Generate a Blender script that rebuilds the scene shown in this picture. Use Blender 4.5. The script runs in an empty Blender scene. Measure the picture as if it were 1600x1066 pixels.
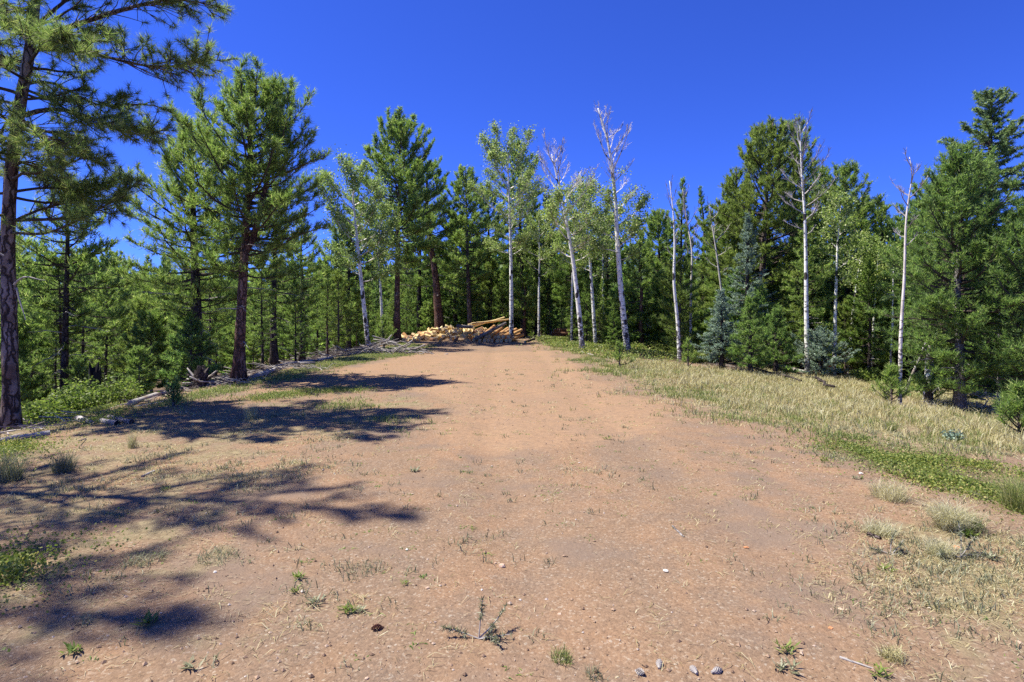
import bpy, math
import numpy as np
from mathutils import Vector

# ----------------------------------------------------------------- camera, sky, sun, exposure
scene = bpy.context.scene
COL = scene.collection
CAMZ = 1.55
cam = bpy.data.cameras.new('camera')
cam.sensor_width = 36.0
cam.lens = 36.0 * 900 / 1600
cam.shift_y = -43 / 1600
cam.clip_start = 0.05
cam.clip_end = 2000
camo = bpy.data.objects.new('camera', cam)
camo.location = (0, 0, CAMZ)
camo.rotation_euler = (math.radians(90), 0, 0)
COL.objects.link(camo)
scene.camera = camo

SUN_EL = math.radians(61)
SUN_DIR_XY = (-0.992, 0.13)                 # where the sun stands, seen from above
SUN_ROT = math.atan2(SUN_DIR_XY[0], SUN_DIR_XY[1])
world = bpy.data.worlds.new('World')
scene.world = world
world.use_nodes = True
wn = world.node_tree
wn.nodes.clear()
wo = wn.nodes.new('ShaderNodeOutputWorld')
wb = wn.nodes.new('ShaderNodeBackground')
wb.inputs['Strength'].default_value = 0.080
sky = wn.nodes.new('ShaderNodeTexSky')
sky.sky_type = 'NISHITA'
sky.sun_disc = False
sky.sun_elevation = SUN_EL
sky.sun_rotation = SUN_ROT % (2 * math.pi)
sky.altitude = 2700
sky.air_density = 1.0
sky.dust_density = 0.0
sky.ozone_density = 4.0
tint = wn.nodes.new('ShaderNodeVectorMath')      # the deep blue of thin mountain air, the same all over the sky
tint.operation = 'MULTIPLY'
tint.inputs[1].default_value = (0.32, 0.52, 1.45)
wn.links.new(sky.outputs[0], tint.inputs[0])
wn.links.new(tint.outputs[0], wb.inputs['Color'])
wn.links.new(wb.outputs[0], wo.inputs['Surface'])

sl = bpy.data.lights.new('sun', 'SUN')
sl.energy = 5.0
sl.angle = math.radians(0.6)
sl.color = (1.0, 0.95, 0.86)
so = bpy.data.objects.new('sun', sl)
sd = Vector((SUN_DIR_XY[0] * math.cos(SUN_EL), SUN_DIR_XY[1] * math.cos(SUN_EL), math.sin(SUN_EL)))
so.rotation_euler = sd.to_track_quat('Z', 'Y').to_euler()
so.location = (-20, 12, 30)
COL.objects.link(so)

vs = scene.view_settings
vs.view_transform = 'Standard'
vs.look = 'None'
vs.exposure = 1.0
vs.gamma = 1
vs.use_curve_mapping = False
scene.render.engine = 'CYCLES'
cy = scene.cycles
cy.max_bounces = 9
cy.diffuse_bounces = 7
cy.glossy_bounces = 2
cy.transmission_bounces = 6
cy.transparent_max_bounces = 4
cy.use_denoising = False
cy.caustics_reflective = False
cy.caustics_refractive = False

# ----------------------------------------------------------------- small helpers
RNG = np.random.default_rng(7)
_T = np.random.default_rng(99).random((256, 256))

def vnoise(x, y, f, seed=0):
    x = np.asarray(x, float) * f + seed * 17.31
    y = np.asarray(y, float) * f + seed * 5.77
    xi = np.floor(x).astype(int); yi = np.floor(y).astype(int)
    fx = x - xi; fy = y - yi
    fx = fx * fx * (3 - 2 * fx); fy = fy * fy * (3 - 2 * fy)
    a = _T[xi & 255, yi & 255]; b = _T[(xi + 1) & 255, yi & 255]
    c = _T[xi & 255, (yi + 1) & 255]; d = _T[(xi + 1) & 255, (yi + 1) & 255]
    return (a * (1 - fx) + b * fx) * (1 - fy) + (c * (1 - fx) + d * fx) * fy

def fbm(x, y, f, seed=0, n=4):
    s = 0; a = .5; t = 0
    for k in range(n):
        s = s + a * vnoise(x, y, f * 2 ** k, seed + k); t += a; a *= .5
    return s / t

def sstep(a, b, x):
    t = np.clip((x - a) / (b - a), 0, 1)
    return t * t * (3 - 2 * t)

def softplus(x, k=.35):
    x = np.asarray(x, float)
    return np.where(x > 20 * k, x, k * np.log1p(np.exp(np.clip(x / k, -40, 20))))

def TZ(x, y):
    x = np.asarray(x, float); y = np.asarray(y, float)
    dl = softplus(-6.5 - x + .5 * (fbm(x, y, .45, 3, 2) - .5))
    dr = softplus(x - 3.8, .6)
    df = softplus(y - 41, 1.5)
    z = -6.0 * np.tanh(.2 * dl / 6) - 4.5 * np.tanh(.10 * dr / 4.5) - 4.0 * np.tanh(.1 * df / 4)
    far = sstep(1, 3, np.hypot(x, y) * .4)
    z = z + .10 * (fbm(x, y, .35, 11, 3) - .5) * far + .035 * (fbm(x, y, 1.7, 21, 3) - .5)
    z = z + 8 * np.tanh(.12 * softplus(np.hypot(x, y) - 72, 4) / 8)
    # two shallow wheel tracks that run down the middle of the clearing
    c = .55 + .012 * (y - 8) ** 2 * (y < 8) - .03 * (y - 8)
    for o in (-.85, .85):
        z = z - .03 * np.exp(-((x - c - o) / .24) ** 2) * sstep(1.5, 4, y)
    return z

def WP(px, py, Y):
    """photo pixel and distance -> point"""
    return np.array([(px - 800) / 900 * Y, Y, CAMZ + (490 - py) / 900 * Y])

_YS = np.concatenate([np.arange(1.2, 20, .04), np.arange(20, 70, .1)])
def at(px, py, fallback=30.0):
    X = (px - 800) / 900 * _YS
    Z = CAMZ + (490 - py) / 900 * _YS
    g = TZ(X, _YS)
    k = np.nonzero(Z <= g)[0]
    Y = _YS[k[0]] if len(k) else fallback
    x = (px - 800) / 900 * Y
    return np.array([x, Y, float(TZ(x, Y))])

def gd(px, Y):
    x = (px - 800) / 900 * Y
    return np.array([x, Y, float(TZ(x, Y))])

def poly(pts):
    return np.array([at(*p)[:2] for p in pts])

def inpoly(P, x, y, warp=.35, seed=5):
    x = np.asarray(x, float); y = np.asarray(y, float)
    wx = x + warp * 2 * (fbm(x, y, 1.3, seed, 3) - .5) * 1.6
    wy = y + warp * 2 * (fbm(x, y, 1.3, seed + 9, 3) - .5) * 1.6
    r = np.zeros(x.shape, bool)
    n = len(P)
    for i in range(n):
        x1, y1 = P[i]; x2, y2 = P[(i + 1) % n]
        if y1 == y2: continue
        c = ((y1 > wy) != (y2 > wy)) & (wx < (x2 - x1) * (wy - y1) / (y2 - y1) + x1)
        r ^= c
    return r

def nrm(v):
    return v / np.maximum(np.linalg.norm(v, axis=-1, keepdims=True), 1e-9)

class MB:
    """collects vertices and faces, builds ONE mesh"""
    def __init__(s):
        s.V = []; s.T = []; s.Q = []; s.tm = []; s.qm = []; s.n = 0
    def add(s, V, T=None, Q=None, m=0):
        V = np.asarray(V, float).reshape(-1, 3)
        if T is not None and len(T):
            T = np.asarray(T, int).reshape(-1, 3); s.T.append(T + s.n); s.tm.append(np.full(len(T), m))
        if Q is not None and len(Q):
            Q = np.asarray(Q, int).reshape(-1, 4); s.Q.append(Q + s.n); s.qm.append(np.full(len(Q), m))
        s.V.append(V); s.n += len(V)
    def mesh(s, name, mats, smooth=False):
        me = bpy.data.meshes.new(name)
        V = np.concatenate(s.V) if s.V else np.zeros((0, 3))
        T = np.concatenate(s.T) if s.T else np.zeros((0, 3), int)
        Q = np.concatenate(s.Q) if s.Q else np.zeros((0, 4), int)
        mi = np.concatenate([np.concatenate(s.tm) if s.tm else np.zeros(0, int), np.concatenate(s.qm) if s.qm else np.zeros(0, int)])
        me.vertices.add(len(V)); me.vertices.foreach_set('co', V.astype(np.float32).ravel())
        nl = T.size + Q.size
        me.loops.add(nl)
        me.loops.foreach_set('vertex_index', np.concatenate([T.ravel(), Q.ravel()]).astype(np.int32))
        me.polygons.add(len(T) + len(Q))
        st = np.concatenate([np.arange(len(T)) * 3, T.size + np.arange(len(Q)) * 4]).astype(np.int32)
        me.polygons.foreach_set('loop_start', st)
        me.polygons.foreach_set('material_index', mi.astype(np.int32))
        me.polygons.foreach_set('use_smooth', np.full(len(T) + len(Q), smooth))
        for m in (mats if isinstance(mats, (list, tuple)) else [mats]):
            me.materials.append(m)
        me.update(calc_edges=True)
        return me

def link(name, me, parent=None, loc=None, kind=None):
    o = bpy.data.objects.new(name, me)
    COL.objects.link(o)
    if parent is not None: o.parent = parent
    if loc is not None: o.location = loc
    if kind: o['kind'] = kind
    return o

def thing(name, label, cat, loc, group=None, rz=0):
    o = bpy.data.objects.new(name, None)
    o.empty_display_size = .2
    COL.objects.link(o)
    o.location = loc
    o.rotation_euler = (0, 0, rz)
    return tag(o, label, cat, group)

def tag(o, label, cat, group=None):
    o['label'] = label; o['category'] = cat
    if group: o['group'] = group
    return o

def copy_tree(o, parent=None):
    c = o.copy(); COL.objects.link(c)
    if parent is not None: c.parent = parent
    for ch in list(o.children):
        copy_tree(ch, c)
    return c

# ----------------------------------------------------------------- geometry pieces
def tube(P, R, sides=8, cap=False, rough=0, rng=None, flute=None):
    P = np.asarray(P, float); n = len(P)
    R = np.broadcast_to(np.asarray(R, float), (n,))
    tan = nrm(np.gradient(P, axis=0))
    ref = np.array([1., 0, 0]) if abs(tan[0][0]) < .8 else np.array([0, 1., 0])
    V = []
    for i in range(n):
        a = nrm(ref - tan[i] * np.dot(ref, tan[i])); b = np.cross(tan[i], a); ref = a
        th = np.arange(sides) / sides * 2 * math.pi
        r = np.full(sides, R[i])
        if flute is not None: r = r * (1 + flute[i] * np.cos(th * 5 + .7) + flute[i] * .6 * np.cos(th * 3))
        if rough and rng is not None: r = r * (1 + rough * rng.normal(size=sides))
        V.append(P[i] + np.cos(th)[:, None] * a * r[:, None] + np.sin(th)[:, None] * b * r[:, None])
    V = np.concatenate(V)
    i, j = np.meshgrid(np.arange(n - 1), np.arange(sides), indexing='ij')
    i = i.ravel(); j = j.ravel(); k = (j + 1) % sides
    Q = np.stack([i * sides + j, i * sides + k, (i + 1) * sides + k, (i + 1) * sides + j], 1)
    T = []
    if cap:
        V = np.concatenate([V, P[:1], P[-1:]])
        c0 = n * sides; c1 = c0 + 1
        for j in range(sides):
            k = (j + 1) % sides
            T.append((c0, k, j)); T.append((c1, (n - 1) * sides + j, (n - 1) * sides + k))
    return V, np.array(T, int).reshape(-1, 3), Q

def prisms(A, B, ra, rb):
    """many 3-sided sticks"""
    A = np.asarray(A, float); B = np.asarray(B, float); N = len(A)
    ra = np.broadcast_to(ra, (N,)); rb = np.broadcast_to(rb, (N,))
    d = nrm(B - A)
    ref = np.where(np.abs(d[:, 2:3]) > .9, np.array([[1., 0, 0]]), np.array([[0, 0, 1.]]))
    u = nrm(np.cross(d, ref)); v = np.cross(d, u)
    V = np.empty((N, 6, 3))
    for k in range(3):
        c, s = math.cos(k * 2.0944), math.sin(k * 2.0944)
        o = c * u + s * v
        V[:, k] = A + o * ra[:, None]; V[:, 3 + k] = B + o * rb[:, None]
    base = np.arange(N)[:, None] * 6
    Q = np.concatenate([base + np.array([[k, (k + 1) % 3, 3 + (k + 1) % 3, 3 + k]]) for k in range(3)])
    return V.reshape(-1, 3), Q

def slivers(rng, A, B, r):
    """many hair-thin twigs, one pointed blade each"""
    s = nrm(np.cross(B - A, rng.normal(size=A.shape))) * r
    return np.stack([A - s, A + s, B], 1).reshape(-1, 3), np.arange(len(A) * 3).reshape(-1, 3)

def needles(rng, C, D, n, ln, w, fwd=.55, along=.1):
    """n thin triangles round every tuft centre C that points along D"""
    M = len(C)
    C = np.repeat(C, n, 0); D = np.repeat(D, n, 0)
    r = nrm(rng.normal(size=(M * n, 3)))
    d = nrm(D * fwd + r * (1 - fwd * .35))
    base = C + D * rng.uniform(-along, along * .3, (M * n, 1))
    tip = base + d * (ln * rng.uniform(.65, 1.1, (M * n, 1)))
    s = nrm(np.cross(d, nrm(rng.normal(size=(M * n, 3))) + np.array([0, 0, .8]))) * (w / 2)
    V = np.stack([base - s, base + s, tip], 1).reshape(-1, 3)
    T = np.arange(M * n * 3).reshape(-1, 3)
    return V, T

def leaves(rng, C, size, up=.25):
    """one roundish four-cornered leaf at every C"""
    N = len(C)
    nn = nrm(rng.normal(size=(N, 3)) + np.array([0, 0, up]))
    a = nrm(np.cross(nn, rng.normal(size=(N, 3)))); b = np.cross(nn, a)
    s = (size * rng.uniform(.7, 1.25, N))[:, None] / 2
    V = np.stack([C - a * s, C - b * s * .8, C + a * s, C + b * s * .8], 1).reshape(-1, 3)
    return V, np.arange(N * 4).reshape(-1, 4)

def blades(rng, X, Y, h, w, lean=.35, wind=(0, 0)):
    """grass blades with two joints, standing on the ground"""
    N = len(X)
    base = np.stack([X, Y, TZ(X, Y) - .01], 1)
    az = rng.uniform(0, 2 * math.pi, N)
    ln = rng.uniform(.1, 1, N) * lean
    o = np.stack([np.cos(az) * ln + wind[0], np.sin(az) * ln + wind[1], np.zeros(N)], 1)
    hh = np.broadcast_to(h, (N,))[:, None]
    mid = base + (o * .35 + np.array([0, 0, .55])) * hh
    tip = base + (o + np.array([0, 0, 1.0]) * (1 - .35 * ln[:, None])) * hh
    pa = rng.uniform(0, 2 * math.pi, N)
    s = np.stack([np.cos(pa), np.sin(pa), np.zeros(N)], 1) * (np.broadcast_to(w, (N,))[:, None] / 2)
    V = np.stack([base - s, base + s, mid + s * .8, mid - s * .8, tip], 1).reshape(-1, 3)
    b = np.arange(N)[:, None] * 5
    return V, b + np.array([[3, 2, 4]]), b + np.array([[0, 1, 2, 3]])

# ----------------------------------------------------------------- materials
class NT:
    def __init__(s, name):
        s.m = bpy.data.materials.new(name); s.m.use_nodes = True
        s.t = s.m.node_tree; s.t.nodes.clear()
        s.out = s.n('ShaderNodeOutputMaterial')
    def n(s, typ, **kw):
        k = s.t.nodes.new(typ)
        for a, v in kw.items():
            setattr(k, a, v)
        return k
    def l(s, a, b): s.t.links.new(a, b)
    def val(s, sock, v):
        if hasattr(v, 'is_output') or hasattr(v, 'links'): s.l(v, sock)
        else: sock.default_value = v
    def noise(s, vec, scale, detail=4, rough=.55, dim='3D'):
        k = s.n('ShaderNodeTexNoise'); k.noise_dimensions = dim
        if vec is not None: s.l(vec, k.inputs['Vector'])
        k.inputs['Scale'].default_value = scale; k.inputs['Detail'].default_value = detail
        k.inputs['Roughness'].default_value = rough
        return k.outputs['Fac']
    def voro(s, vec, scale, feature='F1'):
        k = s.n('ShaderNodeTexVoronoi'); k.feature = feature
        if vec is not None: s.l(vec, k.inputs['Vector'])
        k.inputs['Scale'].default_value = scale
        return k
    def ramp(s, fac, stops):
        k = s.n('ShaderNodeValToRGB')
        e = k.color_ramp.elements
        while len(e) < len(stops): e.new(.5)
        for q, (p, c) in zip(e, stops):
            q.position = p; q.color = (*c, 1) if len(c) == 3 else c
        s.l(fac, k.inputs[0])
        return k.outputs[0]
    def gray(s, fac, a, b):
        k = s.n('ShaderNodeMapRange'); k.interpolation_type = 'SMOOTHSTEP'
        s.l(fac, k.inputs[0]); k.inputs[1].default_value = a; k.inputs[2].default_value = b
        return k.outputs[0]
    def mix(s, f, a, b, bt='MIX'):
        k = s.n('ShaderNodeMix'); k.data_type = 'RGBA'; k.blend_type = bt
        s.val(k.inputs[0], f)
        for sock, v in ((k.inputs[6], a), (k.inputs[7], b)):
            if isinstance(v, tuple): sock.default_value = (*v, 1)
            else: s.l(v, sock)
        return k.outputs[2]
    def math(s, op, a, b=0.0):
        k = s.n('ShaderNodeMath'); k.operation = op
        s.val(k.inputs[0], a); s.val(k.inputs[1], b)
        return k.outputs[0]
    def mapping(s, vec, scale):
        k = s.n('ShaderNodeMapping'); k.inputs['Scale'].default_value = scale
        s.l(vec, k.inputs['Vector']); return k.outputs[0]
    def coord(s, kind='Object'):
        return s.n('ShaderNodeTexCoord').outputs[kind]
    def pos(s): return s.n('ShaderNodeNewGeometry').outputs['Position']
    def island(s): return s.n('ShaderNodeNewGeometry').outputs['Random Per Island']
    def objrand(s): return s.n('ShaderNodeObjectInfo').outputs['Random']
    def attr(s, name):
        k = s.n('ShaderNodeAttribute'); k.attribute_name = name; return k.outputs['Fac']
    def bump(s, h, strength, dist):
        k = s.n('ShaderNodeBump'); k.inputs['Strength'].default_value = strength; k.inputs['Distance'].default_value = dist
        s.l(h, k.inputs['Height']); return k.outputs[0]
    def principled(s, col, rough=.9, spec=.2, normal=None, transl=0.0):
        p = s.n('ShaderNodeBsdfPrincipled')
        s.val(p.inputs['Base Color'], col if not isinstance(col, tuple) else (*col, 1))
        p.inputs['Roughness'].default_value = rough
        p.inputs['Specular IOR Level'].default_value = spec
        if normal is not None: s.l(normal, p.inputs['Normal'])
        sh = p.outputs[0]
        if transl > 0:
            t = s.n('ShaderNodeBsdfTranslucent')
            s.l(s.mix(1.0, col, (1.38, 1.48, 1.15), 'MULTIPLY'), t.inputs['Color'])
            x = s.n('ShaderNodeMixShader'); x.inputs[0].default_value = transl
            s.l(sh, x.inputs[1]); s.l(t.outputs[0], x.inputs[2]); sh = x.outputs[0]
        s.l(sh, s.out.inputs['Surface'])
        return s.m

def leafmat(name, stops, transl=.3, rough=.55, spec=.3, patch=.35):
    k = NT(name)
    c = k.ramp(k.island(), stops)
    # slow drift of hue from bough to bough and from tree to tree
    n = k.gray(k.noise(k.pos(), .9, 2), .35, .65)
    c = k.mix(k.math('MULTIPLY', n, patch), c, k.mix(1.0, c, (1.2, 1.12, .8), 'MULTIPLY'))
    o = k.objrand()
    c = k.mix(k.math('MULTIPLY', o, .35), c, k.mix(1.0, c, (.72, .82, .85), 'MULTIPLY'))
    return k.principled(c, rough, spec, None, transl)

M = {}
M['pine'] = leafmat('pine_needles', [(0, (0.095, 0.159, 0.039)), (.45, (0.181, 0.275, 0.063)), (.85, (0.318, 0.408, 0.116)), (1, (0.499, 0.516, 0.210))], .5)
M['pine_near'] = leafmat('pine_needles_near', [(0, (0.083, 0.131, 0.041)), (.45, (0.160, 0.235, 0.067)), (.85, (0.280, 0.345, 0.119)), (1, (0.438, 0.412, 0.177))], .5)
M['pine_dark'] = leafmat('dark_pine_needles', [(0, (0.086, 0.150, 0.037)), (.5, (0.164, 0.254, 0.062)), (1, (0.327, 0.422, 0.115))], .5)
M['pine_yellow'] = leafmat('yellowish_pine_needles', [(0, (0.092, 0.143, 0.032)), (.5, (0.183, 0.247, 0.055)), (1, (0.345, 0.397, 0.115))], .5)
M['fir'] = leafmat('fir_needles', [(0, (0.080, 0.153, 0.043)), (.5, (0.159, 0.259, 0.070)), (1, (0.320, 0.416, 0.125))], .5, patch=.25)
M['spruce'] = leafmat('blue_spruce_needles', [(0, (0.124, 0.187, 0.133)), (.5, (0.225, 0.313, 0.224)), (1, (0.405, 0.485, 0.362))], transl=.2, patch=.1)
M['spruce_green'] = leafmat('green_spruce_needles', [(0, (0.090, 0.154, 0.064)), (.5, (0.179, 0.263, 0.099)), (1, (0.341, 0.425, 0.168))], transl=.28, patch=.2)
M['aspen_leaf'] = leafmat('aspen_leaves', [(0, (0.139, 0.209, 0.050)), (.5, (0.243, 0.319, 0.095)), (.9, (0.370, 0.429, 0.157)), (1, (0.520, 0.528, 0.247))], transl=.45, rough=.45)
M['bush_leaf'] = leafmat('bush_leaves', [(0, (0.074, 0.120, 0.022)), (.5, (0.147, 0.212, 0.040)), (1, (0.276, 0.322, 0.079))], transl=.4)
M['cover_leaf'] = leafmat('ground_cover_leaves', [(0, (0.090, 0.130, 0.030)), (.5, (0.170, 0.225, 0.050)), (.85, (0.280, 0.310, 0.080)), (1, (0.420, 0.350, 0.140))], transl=.35, patch=.5)
M['grass_green'] = leafmat('green_grass', [(0, (0.130, 0.170, 0.045)), (.5, (0.220, 0.270, 0.085)), (.8, (0.330, 0.340, 0.140)), (1, (0.500, 0.450, 0.250))], transl=.35)
M['grass_dry'] = leafmat('dry_grass', [(0, (0.250, 0.211, 0.094)), (.4, (0.432, 0.370, 0.187)), (.75, (0.576, 0.509, 0.290)), (1, (0.640, 0.624, 0.412))], transl=.35, patch=.15)
M['grass_gray'] = leafmat('gray_green_grass', [(0, (0.119, 0.128, 0.068)), (.5, (0.212, 0.221, 0.128)), (1, (0.374, 0.357, 0.238))], transl=.25, patch=.15)
M['blond_grass'] = leafmat('blond_grass', [(0, (.34, .29, .16)), (.4, (.52, .46, .28)), (1, (.72, .66, .47))], transl=.4, patch=.05)
M['red_needles'] = leafmat('dead_rusty_needles', [(0, (.2, .06, .02)), (1, (.4, .15, .05))], transl=.2)

def barkmat(name, deep, plate, pale, scale=16, stretch=.3, bump=.8):
    k = NT(name)
    co = k.coord()
    wob = k.n('ShaderNodeTexNoise'); wob.inputs['Scale'].default_value = scale * .55; wob.inputs['Detail'].default_value = 3; k.l(co, wob.inputs['Vector'])
    ad = k.n('ShaderNodeVectorMath'); ad.operation = 'MULTIPLY_ADD'; k.l(wob.outputs['Color'], ad.inputs[0]); ad.inputs[1].default_value = (.16, .16, .4); k.l(co, ad.inputs[2])
    v = k.mapping(ad.outputs[0], (1, 1, stretch))
    vo = k.voro(v, scale, 'DISTANCE_TO_EDGE')
    crack = k.gray(vo.outputs['Distance'], .0, .16)
    n = k.noise(v, scale * 2.2, 5, .65)
    big = k.gray(k.noise(k.coord(), 1.6, 3), .35, .65)
    c = k.mix(big, plate, pale)
    c = k.mix(k.gray(n, .3, .75), k.mix(1.0, c, (.55, .5, .48), 'MULTIPLY'), c)
    c = k.mix(crack, deep, c)
    h = k.math('ADD', k.math('MULTIPLY', crack, .7), k.math('MULTIPLY', n, .5))
    return k.principled(c, .95, .1, k.bump(h, bump, .03))
M['bark'] = barkmat('pine_bark', (.035, .027, .024), (.17, .125, .105), (.30, .255, .235))
M['bark_red'] = barkmat('ponderosa_bark', (.05, .03, .022), (.21, .105, .068), (.34, .22, .165), 13, .28)
M['bark_near'] = barkmat('near_pine_bark', (.04, .028, .024), (.20, .135, .105), (.38, .325, .29), 11, .16, 1.0)
M['bark_dark'] = barkmat('dark_pine_bark', (.02, .017, .016), (.085, .068, .06), (.16, .135, .125))
M['bark_gray'] = barkmat('gray_bark', (.08, .07, .065), (.25, .23, .21), (.40, .38, .355), 18, .5, .5)
M['twig'] = NT('twig_wood').principled((.075, .06, .05), .95, .1)
M['twig_gray'] = NT('gray_twig_wood').principled((.34, .31, .28), .9, .1)

def aspenbark(name, white, shade):
    k = NT(name)
    co = k.coord()
    sep = k.n('ShaderNodeSeparateXYZ'); k.l(co, sep.inputs[0])
    z = sep.outputs[2]
    n1 = k.noise(k.mapping(co, (7, 7, 16)), 1.0, 4, .6)
    n2 = k.noise(k.mapping(co, (9, 9, 3.2)), 1.3, 3)
    low = k.math('SUBTRACT', 1.0, k.gray(z, .2, 2.6))
    thr = k.math('SUBTRACT', .605, k.math('MULTIPLY', low, .13))
    dark = k.math('GREATER_THAN', n1, thr)
    scar = k.voro(k.mapping(co, (4, 4, 2.1)), 1.0)
    knot = k.math('LESS_THAN', scar.outputs['Distance'], .29)
    c = k.mix(k.gray(n2, .35, .7), white, shade)
    c = k.mix(k.math('MULTIPLY', dark, .85), c, (.045, .04, .037))
    c = k.mix(knot, c, (.05, .043, .04))
    return k.principled(c, .75, .25, k.bump(n1, .35, .012))
M['aspen'] = aspenbark('aspen_bark', (0.840, 0.840, 0.753), (0.631, 0.612, 0.499))
M['aspen_dead'] = aspenbark('dead_aspen_bark', (0.753, 0.697, 0.609), (0.484, 0.434, 0.368))

def woodmat(name, a, b, c2, scale=9):
    k = NT(name)
    co = k.coord()
    v = k.mapping(co, (1, 1, .12))
    n = k.noise(v, scale * 2, 5, .6)
    o = k.objrand()
    c = k.mix(k.gray(n, .3, .7), a, b)
    c = k.mix(k.math('MULTIPLY', o, .75), c, c2)
    big = k.gray(k.noise(co, 3.1, 3), .5, .68)
    c = k.mix(k.math('MULTIPLY', big, .55), c, (.2, .13, .08))
    return k.principled(c, .8, .15, k.bump(n, .4, .01))
M['peeled'] = woodmat('peeled_log', (.50, .27, .10), (.60, .38, .17), (.36, .19, .08))
M['firewood'] = woodmat('split_firewood', (0.712, 0.544, 0.237), (0.804, 0.673, 0.355), (0.551, 0.354, 0.140))
def endmat(name, a, b):
    k = NT(name)
    w = k.n('ShaderNodeTexWave'); w.wave_type = 'RINGS'; w.rings_direction = 'Z'
    w.inputs['Scale'].default_value = 14; w.inputs['Distortion'].default_value = 1.5
    k.l(k.coord(), w.inputs['Vector'])
    c = k.mix(k.math('MULTIPLY', k.objrand(), .5), k.mix(w.outputs['Fac'], a, b), (.68, .52, .26))
    return k.principled(c, .85, .1)
M['endgrain'] = endmat('log_end_grain', (.74, .60, .36), (.62, .46, .24))
M['brownlog'] = woodmat('reddish_brown_log', (.25, .12, .06), (.36, .18, .09), (.17, .09, .055))  # reddish brown wood: second pile, some firewood, one pine cone
M['weathered'] = woodmat('weathered_log', (0.315, 0.289, 0.263), (0.438, 0.411, 0.376), (0.227, 0.201, 0.175))
M['burnt_and_hollow'] = NT('char_and_hollow_shade').principled((.02, .018, .017), .9, .2)  # char of the stump; also the painted dark in the hollow log end
def rockmat(name, a, b):
    k = NT(name); n = k.noise(k.coord(), 30, 5, .65)
    return k.principled(k.mix(k.gray(n, .3, .7), a, b), .9, .2, k.bump(n, .6, .01))
M['rock_tan'] = rockmat('tan_rock', (.40, .27, .18), (.56, .42, .31))
M['rock_white'] = rockmat('white_rock', (0.480, 0.440, 0.384), (0.608, 0.576, 0.520))
M['rock_orange'] = rockmat('orange_rock', (.45, .17, .07), (.6, .28, .13))
def pebmat():
    k = NT('gravel_pebbles')
    c = k.ramp(k.island(), [(0, (.11, .07, .045)), (.35, (.23, .15, .10)), (.7, (.33, .225, .145)), (.92, (.40, .31, .235)), (1, (.48, .42, .36))])
    return k.principled(c, .9, .2)
M['pebble'] = pebmat()
def littermat():
    k = NT('twig_litter')
    c = k.ramp(k.island(), [(0, (.09, .065, .05)), (.5, (.27, .22, .18)), (1, (.46, .42, .38))])
    return k.principled(c, .95, .1)
M['litter'] = littermat()
def strawmat():
    k = NT('straw_litter')
    c = k.ramp(k.island(), [(0, (.12, .085, .05)), (.5, (.28, .23, .135)), (1, (.46, .40, .26))])
    return k.principled(c, .9, .15, None, .15)
M['straw'] = strawmat()

# ----------------------------------------------------------------- ground regions (as areas on the ground)
R_MEADOW = poly([(985, 575), (1060, 606), (1130, 632), (1220, 650), (1310, 662), (1410, 682), (1510, 695), (1690, 722), (1700, 640), (1560, 628), (1440, 606), (1300, 592), (1200, 584), (1100, 578), (1030, 568)])
R_MID = poly([(860, 538), (900, 560), (960, 588), (1040, 622), (1130, 654), (1220, 672), (1310, 690), (1430, 706), (1690, 732), (1690, 715), (1400, 678), (1200, 646), (1050, 600), (970, 568), (900, 545)])
R_COVER = poly([(1300, 708), (1350, 692), (1450, 702), (1520, 728), (1600, 742), (1700, 752), (1700, 850), (1590, 822), (1490, 792), (1400, 750)])
R_STRIP = poly([(200, 642), (330, 608), (450, 580), (560, 554), (630, 536), (665, 541), (630, 556), (560, 567), (450, 591), (330, 618), (210, 649)])
R_LCOVER = poly([(36, 664), (190, 636), (202, 656), (110, 668), (40, 684)])
R_SHADE = poly([(380, 622), (470, 609), (560, 605), (600, 609), (520, 614), (400, 628)])
R_BARE = poly([(330, 628), (450, 600), (560, 573), (660, 552), (850, 548), (950, 600), (1060, 650), (1000, 700), (860, 690), (760, 720), (690, 690), (720, 640), (640, 606), (560, 600), (430, 616)])
R_GM1 = poly([(495, 632), (560, 628), (590, 636), (520, 643)])
R_GM2 = poly([(570, 656), (630, 652), (645, 659), (590, 664)])
R_OLIVE = poly([(835, 527), (900, 533), (1010, 543), (1095, 560), (1030, 572), (930, 560), (870, 542)])
R_LC2 = poly([(-60, 862), (40, 870), (48, 900), (0, 925), (-60, 925)])
R_LC3 = poly([(-60, 700), (55, 694), (62, 712), (40, 742), (-60, 745)])
R_DRYR = poly([(1300, 1100), (1365, 880), (1330, 800), (1365, 760), (1480, 802), (1700, 850), (1760, 1100)])
R_DRYL = poly([(-80, 690), (250, 654), (480, 622), (720, 608), (715, 655), (450, 712), (400, 800), (380, 900), (320, 1100), (-200, 1100)])
_fe = np.array([at(*p)[:2] for p in [(900, 540), (1000, 552), (1100, 572), (1200, 580), (1300, 590), (1440, 606), (1500, 625), (1700, 650)]])
def forest_right(x, y):
    xe = np.interp(-y, -_fe[:, 1], _fe[:, 0])          # edge of the trees on the right
    return sstep(-.4, 1.0, x - xe)
def m_forest(x, y):
    n = (fbm(x, y, .8, 41, 3) - .5) * 1.6
    return np.clip(np.maximum(np.maximum(sstep(.2, 1.2, -6.4 - x + n), sstep(34, 37, y + n * 2)), forest_right(x, y + n)), 0, 1)
def soft(fn):
    def f(x, y):
        return sum(fn(x + dx, y + dy) for dx, dy in ((0, 0), (.3, .1), (-.3, -.1), (.1, -.35), (-.1, .35), (.5, .4), (-.5, -.4))) / 7
    return f
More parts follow.
